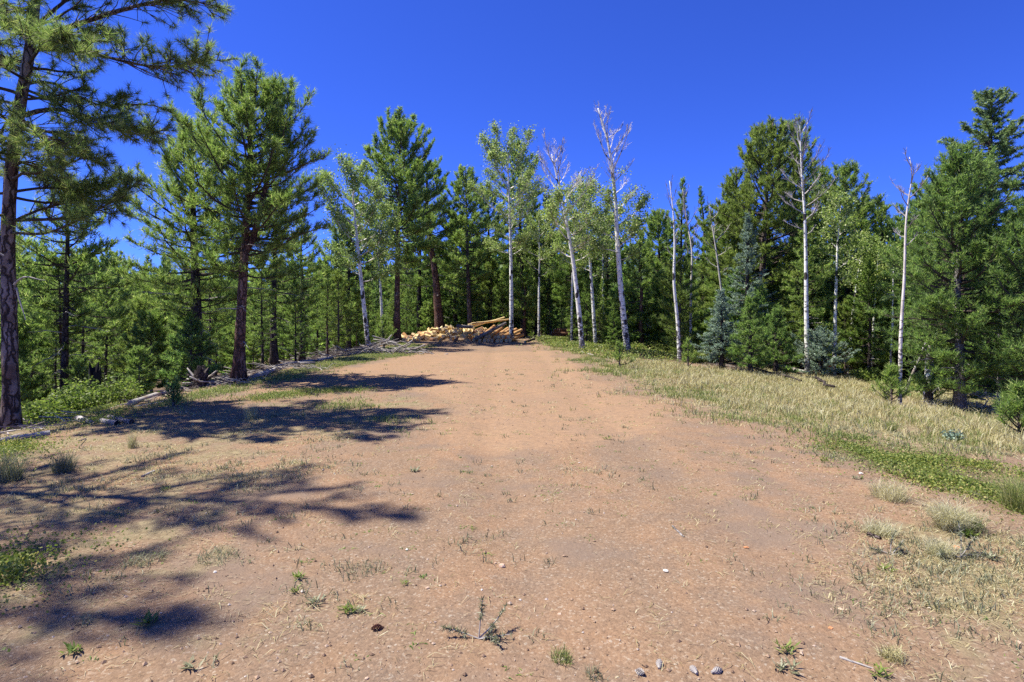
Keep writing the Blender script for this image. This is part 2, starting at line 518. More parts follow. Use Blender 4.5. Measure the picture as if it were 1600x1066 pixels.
def m_green(x, y):
    g = np.zeros(np.shape(x))
    for P, w in ((R_COVER, .6), (R_STRIP, .2), (R_LCOVER, .15), (R_SHADE, .12), (R_GM1, .1), (R_GM2, .1), (R_OLIVE, .5), (R_LC2, .1), (R_LC3, .1)):
        g = np.maximum(g, inpoly(P, x, y, w, 5))
    return g
def m_dry(x, y):
    d = np.zeros(np.shape(x))
    for P, w, a in ((R_MEADOW, .4, 1.), (R_MID, .5, .8), (R_DRYR, .5, .75), (R_DRYL, .6, .62)):
        d = np.maximum(d, inpoly(P, x, y, w, 6) * a)
    return d

# ----------------------------------------------------------------- ground sheet
def axis(segs):
    a = []
    for lo, hi, st in segs: a.append(np.arange(lo, hi, st))
    return np.concatenate(a)
gx = np.concatenate([-np.geomspace(11, 260, 26)[::-1], np.arange(-10.9, 13, .115), np.geomspace(13.1, 260, 26)])
gy = np.concatenate([np.arange(-30, 1.0, 1.0), np.arange(1.0, 12, .085), np.arange(12, 42, .2), np.geomspace(42.2, 420, 34)])
GX, GY = np.meshgrid(gx, gy, indexing='xy')
GZ = TZ(GX, GY) + .012 * (fbm(GX, GY, 7, 31, 2) - .5)
nx, ny = len(gx), len(gy)
gb = MB()
ii, jj = np.meshgrid(np.arange(ny - 1), np.arange(nx - 1), indexing='ij')
q = (ii * nx + jj).ravel()
gb.add(np.stack([GX.ravel(), GY.ravel(), GZ.ravel()], 1), None, np.stack([q, q + 1, q + nx + 1, q + nx], 1))

def groundmat():
    k = NT('ground_dirt')
    p = k.pos()
    dry, green, forest = k.attr('dry'), k.attr('green'), k.attr('forest')
    n0 = k.noise(p, .55, 4, .6); n1 = k.noise(p, 2.3, 5, .62); n2 = k.noise(p, 14, 5, .7); n3 = k.noise(p, 90, 4, .7)
    c = k.mix(k.gray(n0, .38, .62), (.36, .240, .160), (.43, .265, .168))
    st = k.noise(k.mapping(p, (1.5, .22, 1)), 1.0, 4, .6)
    c = k.mix(k.math('MULTIPLY', k.gray(st, .48, .64), .6), c, (.30, .22, .168))
    c = k.mix(k.math('MULTIPLY', k.gray(st, .46, .36), .55), c, (.50, .295, .175))
    c = k.mix(k.math('MULTIPLY', k.gray(n1, .42, .66), .75), c, (.285, .215, .170))
    c = k.mix(k.math('MULTIPLY', k.gray(n2, .52, .72), .5), c, (.52, .33, .20))
    c = k.mix(k.math('MULTIPLY', k.gray(n2, .48, .3), .35), c, (.21, .15, .115))
    vo = k.voro(p, 75)
    sepc = k.n('ShaderNodeSeparateColor'); k.l(vo.outputs['Color'], sepc.inputs[0])
    patch = k.gray(k.noise(p, .75, 4, .6), .5, .63)
    c = k.mix(k.math('MULTIPLY', patch, .8), c, (.305, .228, .185))
    grain = k.ramp(sepc.outputs[0], [(0, (.19, .13, .095)), (.4, (.36, .24, .165)), (.8, (.5, .34, .235)), (.95, (.62, .50, .39)), (1, (.74, .67, .58))])
    c = k.mix(k.math('MULTIPLY', k.gray(n3, .36, .66), k.math('SUBTRACT', .75, k.math('MULTIPLY', patch, .5))), c, grain)
    straw = k.mix(k.gray(n2, .35, .65), (.30, .235, .14), (.46, .385, .235))
    f = k.gray(k.math('ADD', k.math('MULTIPLY', dry, .75), k.math('MULTIPLY', k.math('SUBTRACT', n1, .5), 1.3)), .32, .62)
    c = k.mix(k.math('MULTIPLY', f, .8), c, straw)
    litter = k.mix(k.gray(n2, .35, .65), (.13, .088, .06), (.29, .215, .165))
    f2 = k.gray(k.math('ADD', forest, k.math('MULTIPLY', k.math('SUBTRACT', n1, .5), .9)), .3, .7)
    c = k.mix(f2, c, litter)
    f3 = k.gray(k.math('ADD', green, k.math('MULTIPLY', k.math('SUBTRACT', n2, .5), 1.0)), .35, .75)
    c = k.mix(k.math('MULTIPLY', f3, .5), c, k.mix(k.gray(n3, .4, .6), (.085, .10, .035), (.2, .18, .085)))
    bare = k.gray(k.math('ADD', k.attr('bare'), k.math('MULTIPLY', k.math('SUBTRACT', n1, .5), .9)), .3, .8)
    c = k.mix(k.math('MULTIPLY', bare, .62), c, k.mix(k.gray(n2, .35, .65), (.43, .28, .185), (.58, .37, .232)))
    c = k.mix(1.0, c, (.58, .575, .525), 'MULTIPLY')
    h = k.math('ADD', k.math('MULTIPLY', n2, .9), k.math('ADD', k.math('MULTIPLY', n3, .35), k.math('MULTIPLY', vo.outputs['Distance'], -.12)))
    return k.principled(c, .97, .08, k.bump(h, .6, .025))
M['ground'] = groundmat()
gme = gb.mesh('ground', M['ground'], True)
for nm, fn in (('dry', m_dry), ('green', m_green), ('forest', m_forest), ('bare', lambda x, y: inpoly(R_BARE, x, y, .5, 8) * 1.0)):
    a = gme.attributes.new(nm, 'FLOAT', 'POINT')
    a.data.foreach_set('value', np.asarray((fn if nm == 'forest' else soft(fn))(GX.ravel(), GY.ravel()), np.float32))
g = link('ground', gme, kind='structure')

# ----------------------------------------------------------------- trees
def spline(pts, n):
    pts = np.asarray(pts, float)
    t = np.concatenate([[0], np.cumsum(np.linalg.norm(np.diff(pts, axis=0), axis=1))]); t /= t[-1]
    s = np.linspace(0, 1, n)
    lin = np.stack([np.interp(s, t, pts[:, k]) for k in range(3)], 1)
    for _ in range(2):
        lin[1:-1] = .25 * lin[:-2] + .5 * lin[1:-1] + .25 * lin[2:]
    return lin

def trunk_mesh(rng, P, r0, r1, mat, sides=10, flare=.55, rough=.03, power=.85):
    n = len(P)
    z = np.linalg.norm(P - P[0], axis=1); s = z / z[-1]
    R = r1 + (r0 - r1) * (1 - s) ** power
    R = R * (1 + flare * np.exp(-z / (r0 * 2.2)))
    fl = .10 * np.exp(-z / (r0 * 3.0)) if flare else None
    P = P.copy(); P[0, 2] -= .12
    b = MB(); V, T, Q = tube(P, R, sides, True, rough, rng, fl); b.add(V, T, Q)
    return b, R

def boughs(rng, T, cb, R, prof, nb, e_lo, e_hi, curve, azb=None, asym=0, top=1.0, K=5):
    u = (np.arange(nb) + rng.uniform(0, 1, nb)) / nb
    t = cb + (top - cb) * u ** .92
    base = np.stack([np.interp(t, np.linspace(0, 1, len(T)), T[:, k]) for k in range(3)], 1)
    az = np.arange(nb) * 2.39996 + rng.uniform(-.5, .5, nb)
    L = R * prof(u) * rng.uniform(.62, 1.18, nb)
    if azb is not None: L = L * (1 + asym * np.cos(az - azb))
    L = np.maximum(L, .12)
    e0 = e_lo + (e_hi - e_lo) * u ** 1.4 + rng.normal(0, .13, nb)
    s = np.linspace(0, 1, K)
    e = e0[:, None] + curve * (s[None] - .35) + rng.normal(0, .08, (nb, K))
    a = az[:, None] + np.cumsum(rng.normal(0, .10, (nb, K)), 1)
    st = np.stack([np.cos(e) * np.cos(a), np.cos(e) * np.sin(a), np.sin(e)], 2) * (L / (K - 1))[:, None, None]
    st[:, 0] = 0
    return base[:, None, :] + np.cumsum(st, 1), L, u

def along(P, idx, s):
    K = P.shape[1]
    f = np.clip(s, 0, .9999) * (K - 1); i = f.astype(int); f = (f - i)[:, None]
    A = P[idx, i]; B = P[idx, i + 1]
    return A * (1 - f) + B * f, nrm(B - A)

def twigs(rng, P, L, dens, tl, s0=.2, ang=(.5, 1.15), up=.2, mn=3, lmin=.1):
    nt = np.maximum(mn, (L * dens).astype(int))
    idx = np.repeat(np.arange(len(L)), nt)
    N = len(idx)
    s = s0 + (1 - s0) * rng.uniform(0, 1, N) ** .8
    pos, tan = along(P, idx, s)
    side = nrm(np.cross(tan, np.array([0, 0, 1.])) + 1e-6) * rng.choice([-1, 1], N)[:, None]
    a = rng.uniform(ang[0], ang[1], N)[:, None]
    d = nrm(tan * np.cos(a) + side * np.sin(a) + np.array([0, 0, 1.]) * rng.normal(up, .28, (N, 1)))
    ln = np.maximum(lmin, tl * L[idx] * (1.12 - s) * rng.uniform(.55, 1.2, N))
    return pos, d, ln, idx

def seg_poly(b, P, r0, r1, m=0):
    K = P.shape[1]
    for k in range(K - 1):
        f0, f1 = k / (K - 1), (k + 1) / (K - 1)
        V, Q = prisms(P[:, k], P[:, k + 1], r0 * (1 - f0) + r1 * f0, r0 * (1 - f1) + r1 * f1)
        b.add(V, None, Q, m)

P_ROUND = lambda u: np.sqrt(np.clip(1 - u ** 2.0, .01, 1)) * (.55 + .45 * sstep(0, .35, u))
P_CONE = lambda u: np.clip(1.02 - u, .03, 1) ** .85
P_PINE = lambda u: np.clip(1 - u ** 1.5, .06, 1) * (.6 + .4 * sstep(0, .3, u))
P_FULL = lambda u: np.sqrt(np.clip(1 - u ** 3.0, .02, 1)) * (.6 + .4 * sstep(0, .3, u))
P_LOOSE = lambda u: (np.clip(1 - u ** 1.8, .08, 1)) * (.5 + .5 * np.abs(np.sin(u * 9 + 1)))

def conifer(seed, H, R, cb=.3, r0=.14, kind='pine', nb=60, leaf='pine', bark='bark', path=None, lean=(0, 0),
            prof=None, dens=1.0, nl=.15, nw=.011, nn=20, curve=.7, e=(-.15, .9), azb=None, asym=0, dead=0, tl=.36, ttop=.985, fork=None):
    """returns meshes (trunk, boughs, crown) in local coordinates"""
    nn = max(6, round(nn * .45)); nw = nw * 1.62
    rng = np.random.default_rng(seed)
    if path is None:
        w = rng.normal(0, .012 * H, (5, 2)); w[0] = 0
        path = [(lean[0] * t + w[i, 0] * t, lean[1] * t + w[i, 1] * t, H * t) for i, t in enumerate((0, .25, .5, .75, 1))]
    T = spline(path, 18)
    tb, _ = trunk_mesh(rng, T, r0, max(.012, r0 * .1), M[bark])
    tm = tb.mesh('trunk', M[bark], True)
    prof = prof or (P_CONE if kind == 'spruce' else P_PINE)
    P, L, u = boughs(rng, T, cb, R * (1.18 if kind == 'pine' else 1.05), prof, nb, e[0], e[1], curve, azb, asym, ttop)
    if fork:                                            # a second stem that leaves the trunk part way up
        i0 = int(fork[0] * 17); m_ = 18 - i0; f = np.linspace(0, 1, m_)[:, None]
        T2 = T[i0:] * [1, 1, fork[2]] + np.array([0, 0, T[i0, 2] * (1 - fork[2])]) + np.array([fork[1], fork[1] * .3, 0]) * f ** .6
        V, Tt, Q = tube(T2, np.linspace(r0 * .62, .02, m_), 8); tb.add(V, Tt, Q)
        tm = tb.mesh('trunk', M[bark], True)
        P2, L2, u2 = boughs(rng, T2, .05, R * .8, P_FULL, int(nb * .45), .1, e[1], curve, None, 0, ttop)
        P = np.concatenate([P, P2]); L = np.concatenate([L, L2]); u = np.concatenate([u, u2])
    bb = MB(); cb_ = MB()
    seg_poly(bb, P, .009 + .016 * L, .005)
    if kind == 'pine':
        pos, d, ln, idx = twigs(rng, P, L, 13 * dens, tl, .18, up=.35)
        end = pos + d * ln[:, None]
        V, Q = prisms(pos, end, .007, .004); bb.add(V, None, Q)
        # second order
        k = rng.integers(0, len(pos), int(len(pos) * 1.1))
        f = rng.uniform(.35, .95, len(k))[:, None]
        p2 = pos[k] * (1 - f) + end[k] * f
        d2 = nrm(d[k] + rng.normal(0, .55, (len(k), 3)) + np.array([0, 0, .2]))
        l2 = rng.uniform(.08, .2, len(k))[:, None] * (1 if H > 3 else .5)
        e2 = p2 + d2 * l2
        V, Q = slivers(rng, p2, e2, .005); bb.add(V, Q)
        C = np.concatenate([end, pos * .4 + end * .6, e2, P[:, -1]])
        D = np.concatenate([d, d, d2, nrm(P[:, -1] - P[:, -2])])
        D = nrm(D + np.array([0, 0, .65]))
        V, Tt = needles(rng, C, D, nn, nl, nw, .78, nl * .8)
        cb_.add(V, Tt)
    else:
        pos, d, ln, idx = twigs(rng, P, L, 13 * dens, .34, .1, (.6, 1.0), -.02, 4, .12)
        end = pos + d * ln[:, None] - np.array([0, 0, .04]) * ln[:, None] / .3
        V, Q = slivers(rng, pos, end, .006); bb.add(V, Q)
        ns = 4
        C = []; D = []
        for k in range(ns):
            f = (k + rng.uniform(0, 1, (len(pos), 1))) / ns
            C.append(pos * (1 - f) + end * f); D.append(d)
        for k in range(2, P.shape[1]):
            C.append(P[:, k]); D.append(nrm(P[:, k] - P[:, k - 1]))
        C = np.concatenate(C); D = np.concatenate(D)
        V, Tt = needles(rng, C, D, nn, nl, nw, .45, nl * .8)
        cb_.add(V, Tt)
    # leader at the very top
    V, Tt = needles(rng, T[-1:] - np.array([[0, 0, .05]]), np.array([[0, 0, 1.]]), nn, nl, nw, .6, .1)
    cb_.add(V, Tt)
    if dead:                                            # bare grey dead limbs under the crown
        Pd, Ld, _ = boughs(rng, T, .12, R * .75, lambda u: .5 + .5 * u, dead, -.25, .15, -.3, None, 0, cb + .12)
        seg_poly(bb, Pd, .010 + .008 * Ld, .004, 1)
        pp, dd, ll, _ = twigs(rng, Pd, Ld, 7, .4, .3, up=0)
        V, Q = prisms(pp, pp + dd * ll[:, None], .006, .003); bb.add(V, None, Q, 1)
    return tm, bb.mesh('boughs', [M['twig'], M['twig_gray']]), cb_.mesh('crown', M[leaf])

def place(meshes, name, label, loc, cat='tree', group=None, rz=0, sc=1.0):
    t = thing(name, label, cat, loc, group, rz)
    t.scale = (sc, sc, sc)
    link('trunk', meshes[0], t)
    if len(meshes[1].vertices): link('boughs', meshes[1], t, kind='stuff')
    link('crown', meshes[2], t, kind='stuff')
    return t

def hero(label, name, px, base, top, rpx, cbpy=None, Y=None, pathpx=None, wpx=10, rz=0, **kw):
    """a single tree: where its foot stands, how tall, how wide"""
    b = at(px, base) if Y is None else gd(px, Y)
    Yd = b[1]
    H = CAMZ + (490 - top) / 900 * Yd - b[2]
    R = rpx / 900 * Yd
    basepy = 490 + (CAMZ - b[2]) / Yd * 900
    cb = .25 if cbpy is None else (basepy - cbpy) / (basepy - top)
    cb = min(max(cb, .03), .9)
    if pathpx:
        pts = [WP(x, y, Yd) - b for x, y in pathpx]
        pts[0] = np.zeros(3)
        kw['path'] = pts
    m = conifer(kw.pop('seed', int(px)), H, R, cb, wpx / 1800 * Yd, **kw)
    return place(m, name, label, b, rz=rz)

# --- left side pines
hero('tall dense green pine with a forked top standing on the edge of the left slope', 'pine_tree', 373, 590, 100, 118, 430, Y=13.3, pathpx=[(373, 590), (376, 500), (382, 400), (388, 300), (393, 200), (395, 112)],
     wpx=18, nb=84, dens=.85, prof=P_FULL, ttop=.91, fork=(.42, .62, .97), bark='bark_red', seed=11, nn=34, nw=.008, e=(-.05, 1.05), tl=.33, dead=6)
hero('pine with a blackish trunk and bare lower limbs left of the fork-topped pine', 'pine_tree', 306, 606, 178, 100, 500, Y=14.4, pathpx=[(306, 606), (308, 500), (304, 400), (300, 300), (300, 190)],
     wpx=19, nb=80, dens=.82, prof=P_FULL, ttop=.91, bark='bark_dark', seed=12, nn=32, nw=.008, dead=14, e=(-.1, 1.0))
hero('slim dark-trunked pine third from the left edge beside the bushes', 'pine_tree', 100, 600, 275, 98, 520, Y=15, wpx=12, nb=60, bark='bark_dark', seed=13, nn=18, nw=.013, dead=12)
hero('pine with a dark straight trunk right of the fork-topped pine', 'pine_tree', 429, 560, 285, 66, 470, Y=19.5, wpx=12, nb=64, bark='bark_dark', seed=14, nn=17, nw=.014, dead=8)
hero('thin dark pine behind the left grass strip near the slash', 'pine_tree', 472, 555, 330, 50, 500, Y=22, wpx=9, nb=56, bark='bark_dark', seed=15, nn=16, nw=.015, dead=8)
hero('small bright green pine left of the first white aspen', 'pine_tree', 512, 540, 405, 40, 525, Y=27, wpx=6, nb=50, bark='bark_dark', seed=16, nn=16, nw=.016)
# --- pines behind the woodpile
hero('tall narrow pine with a reddish trunk at the left end of the woodpile', 'pine_tree', 620, 515, 180, 74, 420, Y=30.6, pathpx=[(619, 520), (621, 400), (624, 300), (625, 180)], wpx=10.5, nb=96, bark='bark_red', seed=21, nn=17, nw=.02, nl=.19, prof=P_FULL, ttop=.94, e=(0, 1.0), dead=8)
hero('pine with a rust-red leaning trunk right behind the firewood heap', 'pine_tree', 687, 512, 252, 54, 400, Y=39, pathpx=[(687, 508), (681, 430), (672, 380), (666, 320), (668, 255)], wpx=14, nb=70, bark='bark_red', seed=22, nn=16, nw=.021, nl=.19, prof=P_ROUND, dead=12)
hero('mid height pine right of the rust-red trunk with a pointed top', 'pine_tree', 735, 505, 264, 54, 470, Y=38, pathpx=[(735, 505), (731, 420), (727, 264)], wpx=8, nb=84, bark='bark', seed=23, prof=P_ROUND, nn=16, nw=.022, nl=.19)
hero('dark pine rising just behind the lone aspen at the log stack', 'pine_tree', 818, 510, 222, 46, 470, Y=40, pathpx=[(818, 512), (815, 400), (808, 222)], wpx=8, nb=90, bark='bark_dark', leaf='pine_dark', seed=24, prof=P_ROUND, nn=16, nw=.023, nl=.2)
hero('bushy low pine right of the log stack with a bent reddish stem', 'pine_tree', 818, 515, 430, 34, 500, Y=37, pathpx=[(815, 518), (820, 480), (822, 430)], wpx=6, nb=40, bark='bark_red', seed=25, nn=16, nw=.022, nl=.18)
for px, Y, top, rp, sd, lb in ((655, 42, 300, 48, 221, 'pine filling the gap between the two red-trunked pines behind the woodpile'), (765, 43, 300, 48, 222, 'rounded pine left of the lone aspen, behind the log stack'),
        (858, 40, 312, 46, 223, 'pine behind the thin pale stem right of the log stack'), (712, 44, 338, 46, 224, 'shorter pine behind the middle of the firewood heap'),
        (545, 31, 350, 50, 225, 'green pine partly hidden by the slanting white aspen'), (895, 36, 352, 44, 226, 'pine behind the trunk of the leaning aspen'),
        (1030, 38, 335, 48, 227, 'dark pine right of the tallest aspen, in the second row'), (948, 37, 345, 48, 228, 'pine behind the slender half hidden aspen'),
        (1140, 33, 325, 46, 229, 'pine between the small blunt-topped pine and the big yellow-green one')):
    hero(lb, 'pine_tree', px, 505, top, rp, 480, Y=Y, wpx=8, nb=76, bark='bark_dark', leaf='pine' if sd % 2 else 'pine_dark', seed=sd, nn=15, nw=.022, nl=.19, prof=P_ROUND, dens=1.0)
# --- centre right pines
hero('dark pointed pine behind the twin-stemmed bare aspen', 'pine_tree', 1063, 500, 278, 33, 470, Y=36, wpx=7, nb=66, leaf='pine_dark', bark='bark_dark', seed=31, nn=16, nw=.021, nl=.17)
hero('small dark pine with two blunt tops left of the large yellow-green pine', 'pine_tree', 1098, 500, 292, 30, 480, Y=34, wpx=7, nb=56, leaf='pine_dark', bark='bark_dark', seed=32, nn=16, nw=.02, nl=.17)
hero('broad yellow-green pine whose crown tops the centre-right trees', 'pine_tree', 1190, 560, 186, 82, 520, Y=25, pathpx=[(1190, 560), (1192, 400), (1198, 300), (1208, 186)], wpx=13, nb=120, leaf='pine_yellow', bark='bark', seed=33, nn=19, nw=.015, nl=.17, prof=P_FULL, ttop=.93, e=(-.1, 1.0), dead=6)
hero('pointed dark green pine standing behind the tall bare-topped aspen', 'pine_tree', 1240, 560, 190, 60, 520, Y=27, wpx=13, nb=110, leaf='pine', bark='bark_dark', seed=34, nn=18, nw=.016, nl=.16, dead=8, prof=P_ROUND)
hero('round pine behind the leaning small white aspens', 'pine_tree', 1322, 560, 262, 70, 530, Y=25, wpx=11, nb=100, leaf='pine', bark='bark_dark', seed=35, nn=18, nw=.015, nl=.16, prof=P_ROUND, dead=6)
hero('soft green pine just left of the crooked bare aspen', 'pine_tree', 1378, 570, 305, 52, 545, Y=24, wpx=9, nb=86, leaf='pine', bark='bark_dark', seed=36, nn=18, nw=.015, nl=.16)
hero('bushy young pine with reaching limbs behind the bare-stemmed aspens', 'pine_tree', 1002, 540, 360, 46, 520, Y=28, wpx=8, nb=60, leaf='pine', bark='bark_red', seed=37, nn=18, nw=.016, nl=.17, dead=4)
for px, Y, top, rp, sd, lf, lb in ((1152, 27, 262, 60, 231, 'pine_yellow', 'olive pine at the left shoulder of the broad yellow-green pine'), (1284, 29, 250, 54, 232, 'pine', 'pine right behind the straight bare-topped aspen'),
        (1352, 28, 305, 52, 233, 'pine', 'rounded pine between the slanting aspen stem and the crooked bare aspen'), (1420, 27, 338, 50, 234, 'pine_dark', 'dark pine seen past the crooked bare aspen'),
        (1472, 19, 275, 66, 235, 'fir', 'fir rising behind the left shoulder of the wide grey-trunked fir')):
    hero(lb, 'pine_tree' if lf != 'fir' else 'fir_tree', px, 560, top, rp, 545, Y=Y, wpx=10, nb=96, bark='bark_dark', leaf=lf, seed=sd, nn=17, nw=.016, nl=.165 if lf != 'fir' else .12, prof=P_FULL, ttop=.94, dens=1.0)
# --- right side firs and spruces
hero('wide dark fir with a pale grey trunk at the right edge of the dry grass', 'fir_tree', 1500, 628, 248, 100, 612, Y=13.5, wpx=15, nb=180, leaf='fir', bark='bark_gray', seed=41, nn=18, nw=.010, nl=.11, dens=1.15, e=(-.15, 1.1), prof=P_ROUND, dead=10)
hero('tall layered spruce rising highest at the right edge of the photo', 'spruce_tree', 1545, 600, 142, 150, 540, Y=18, wpx=18, nb=190, kind='spruce', leaf='spruce_green', bark='bark_dark', seed=42, nn=14, nw=.019, nl=.12, dens=1.1, curve=.45, e=(-.2, .55), prof=lambda u: np.clip(1.04 - u, .03, 1) ** .6 * (.75 + .25 * np.sin(u * 34)))
hero('dense dark fir cut off by the right edge of the photo', 'fir_tree', 1612, 640, 330, 92, 620, Y=12.5, wpx=20, nb=120, leaf='fir', bark='bark_gray', seed=43, nn=18, nw=.010, nl=.11, dens=1.1, prof=P_ROUND)
hero('shorter fir filling the gap left of the wide grey-trunked fir', 'fir_tree', 1432, 605, 318, 66, 585, Y=22, wpx=12, nb=110, leaf='fir', bark='bark_gray', seed=44, nn=18, nw=.012, nl=.12, prof=P_ROUND)
hero('silvery blue spruce, small and cone shaped, left of the dark bushy young firs', 'spruce_tree', 1128, 566, 455, 40, 560, Y=19, wpx=8, nb=90, kind='spruce', leaf='spruce', bark='bark_dark', seed=45, nn=12, nw=.013, nl=.075, dens=1.3, curve=.4)
hero('taller pale blue spruce behind the small silvery one', 'spruce_tree', 1168, 560, 335, 50, 540, Y=22, wpx=9, nb=110, kind='spruce', leaf='spruce', bark='bark_dark', seed=46, nn=11, nw=.014, nl=.08, dens=1.1, curve=.4)
hero('low spreading blue-green spruce at the foot of the straight white aspen', 'spruce_tree', 1282, 588, 525, 50, 586, Y=20, wpx=6, nb=60, kind='spruce', leaf='spruce', bark='bark_dark', seed=47, nn=11, nw=.013, nl=.07, dens=1.3, prof=P_ROUND, e=(-.05, .9))
hero('dark bushy young fir in front of the pale blue spruces', 'fir_tree', 1172, 574, 470, 36, 570, Y=18, wpx=7, nb=70, leaf='fir', bark='bark_dark', seed=48, nn=18, nw=.012, nl=.10, prof=P_CONE)
hero('green young fir left of the straight white aspen at the grass edge', 'fir_tree', 1212, 576, 486, 38, 572, Y=19, wpx=7, nb=66, leaf='fir', bark='bark_dark', seed=49, nn=18, nw=.012, nl=.10, prof=P_CONE)

# --- small young pines in the grass
def sapling(label, px, base, top, rpx, seed, leaf='pine', nb=34, prof=P_CONE):
    hero(label, 'young_pine', px, base, top, rpx, base - 4, wpx=3.0, nb=max(9, nb * 2 // 3) if rpx > 20 else max(9, nb // 3), leaf=leaf, bark='bark', seed=seed, nn=16 if rpx > 14 else 9, nw=.009, nl=min(.13, (base - top) * .003), dens=.9, e=(.45, 1.15), curve=.6, prof=prof, tl=.25)
sapling('small upright young pine in front of the tallest white aspen', 968, 576, 542, 17, 51)
sapling('young pine with open whorls in the grass below the silvery spruce', 1075, 578, 538, 17, 52)
sapling('young pine standing alone in the tall dry grass below the crooked bare aspen', 1393, 634, 582, 26, 53)
sapling('low young pine in the dry grass right of the lone young pine', 1455, 632, 606, 26, 54, nb=22)
sapling('bushy young pine cut off by the right edge of the photo', 1592, 682, 618, 40, 55, nb=48)
sapling('tiny dark pine seedling at the left edge of the dirt track', 271, 636, 608, 9, 56, nb=14)
sapling('bright young pine standing on the slope between the dark left trunks', 266, 606, 580, 8, 57, nb=26)
sapling('young pine at the foot of the first white aspen', 600, 545, 498, 24, 58, nb=40)
sapling('small pale green seedling on the slash below the thin dark pine', 494, 552, 536, 9, 59, nb=20)

# --- aspens
def aspen(label, pathpx, Y, wpx, crown=None, nleaf=0, nb=16, cb=.55, rpx=40, dead=False, seed=0, e=(.35, 1.05), twn=9, curve=.5, topw=.12, extra=0, lsize=.078, mat=None, leaftop=None):
    rng = np.random.default_rng(seed)
    px0 = pathpx[0][0]
    b = at(*pathpx[0]) if Y is None else gd(px0, Y)
    Yd = b[1]
    pts = [WP(x, y, Yd) - b for x, y in pathpx]; pts[0] = np.zeros(3)
    for i in range(1, len(pts)): pts[i][1] += rng.normal(0, .06)
    T = spline(pts, 26)
    bark = mat or ('aspen_dead' if dead else 'aspen')
    tb, RR = trunk_mesh(rng, T, wpx / 2500 * Yd, wpx / 2500 * Yd * topw, M[bark], 10, .2, .02, .8)
    t = thing('dead_aspen' if dead else 'aspen_tree', label, 'tree', b)
    link('trunk', tb.mesh('trunk', M[bark], True), t)
    R = rpx / 900 * Yd * 1.25
    P, L, u = boughs(rng, T, cb, R, (lambda u: .65 + .35 * np.sin(u * 3.0)) if dead else (lambda u: .45 + .55 * np.sin(np.clip(u, 0, 1) * 2.7 + .3)), nb, e[0], e[1], curve, None, 0, .97)
    C = []
    for k in range(nb):
        bm = MB()
        Pk = P[k:k + 1]; Lk = L[k:k + 1]
        seg_poly(bm, Pk, .009 + .013 * Lk, .005)
        pos, d, ln, _ = twigs(rng, Pk, Lk, twn, .42, .2, (.35, .8), .25, 4)
        mid = pos + d * ln[:, None] * .55
        end = mid + nrm(d + np.array([0, 0, .35])) * ln[:, None] * .5
        for a, c, r1, r2 in ((pos, mid, .007, .005), (mid, end, .005, .0035)):
            V, Q = prisms(a, c, r1, r2); bm.add(V, None, Q)
        n2 = len(pos) * 3
        kk = rng.integers(0, len(pos), n2); f = rng.uniform(.2, 1, (n2, 1))
        p2 = pos[kk] * (1 - f) + end[kk] * f
        e2 = p2 + nrm(d[kk] + rng.normal(0, .5, (n2, 3)) + np.array([0, 0, .4])) * (rng.uniform(.4, .75, (n2, 1)) * ln[kk][:, None] * .6 + .05)
        V, Q = prisms(p2, e2, .0042, .0028); bm.add(V, None, Q)
        link('branch', bm.mesh('branch', M['aspen_dead' if not dead else 'twig_gray']), t)
        C.append(e2); C.append(end); C.append(p2)
    if nleaf:
        C = np.concatenate(C)
        keep = (C[:, 2] > 0) & (C[:, 2] < (99 if leaftop is None else CAMZ + (490 - leaftop) / 900 * Yd - b[2] + rng.normal(0, .25, len(C))))
        C = C[keep]
        nleaf = int(nleaf * 1.5)
        C = C[rng.permutation(len(C))[:max(60, len(C) // 4)]]
        k = rng.integers(0, len(C), nleaf)
        c = C[k] + rng.normal(0, .15, (nleaf, 3)) * rng.uniform(.3, 1.4, (nleaf, 1))
        V, Q = leaves(rng, c, lsize, .2)
        lb = MB(); lb.add(V, None, Q)
        link('crown', lb.mesh('crown', M['aspen_leaf']), t, kind='stuff')
    return t

aspen('leafy pale green aspen with a slanting white trunk left of the woodpile', [(576, 545), (568, 470), (560, 390), (553, 330), (548, 266)], 25, 11, nleaf=10500, nb=24, cb=.36, rpx=58, seed=61)
aspen('thinner leafy aspen between the slanting aspen and the woodpile', [(599, 515), (595, 450), (591, 390), (597, 335)], 28, 7, nleaf=5000, nb=14, cb=.50, rpx=40, seed=62)
aspen('leafy aspen with a straight white trunk standing at the log stack', [(799, 530), (799, 460), (798, 380), (795, 300), (793, 228)], 31.5, 10, nleaf=11500, nb=26, cb=.42, rpx=62, seed=63, lsize=.085)
aspen('aspen leaning left with a bare grey twiggy top right of the log stack', [(910, 548), (905, 490), (896, 410), (882, 330), (872, 285), (862, 240)], 24, 12, nleaf=3600, leaftop=300, nb=22, cb=.42, rpx=66, seed=64, twn=12)
aspen('tallest white aspen, its bare forked top reaching above all others', [(981, 553), (972, 480), (966, 400), (962, 310), (955, 250), (946, 205), (934, 170)], 24, 14, nleaf=4200, leaftop=292, nb=26, cb=.36, rpx=56, seed=65, twn=10, topw=.2)
aspen('leafy aspen between the leaning aspen and the tallest one', [(931, 525), (925, 450), (920, 380), (912, 300)], 28, 9, nleaf=6500, nb=16, cb=.45, rpx=48, seed=66)
aspen('slender aspen half hidden behind the tallest white aspen', [(941, 512), (942, 420), (944, 340)], 33, 7, nleaf=3500, nb=12, cb=.6, rpx=36, seed=67)
aspen('bare white aspen with a kinked stem in front of the dark pointed pine', [(1062, 556), (1060, 500), (1053, 440), (1055, 380), (1052, 330), (1047, 282)], 21.5, 9, nb=11, cb=.52, rpx=30, dead=True, seed=68, e=(.7, 1.2), twn=6, mat='aspen')
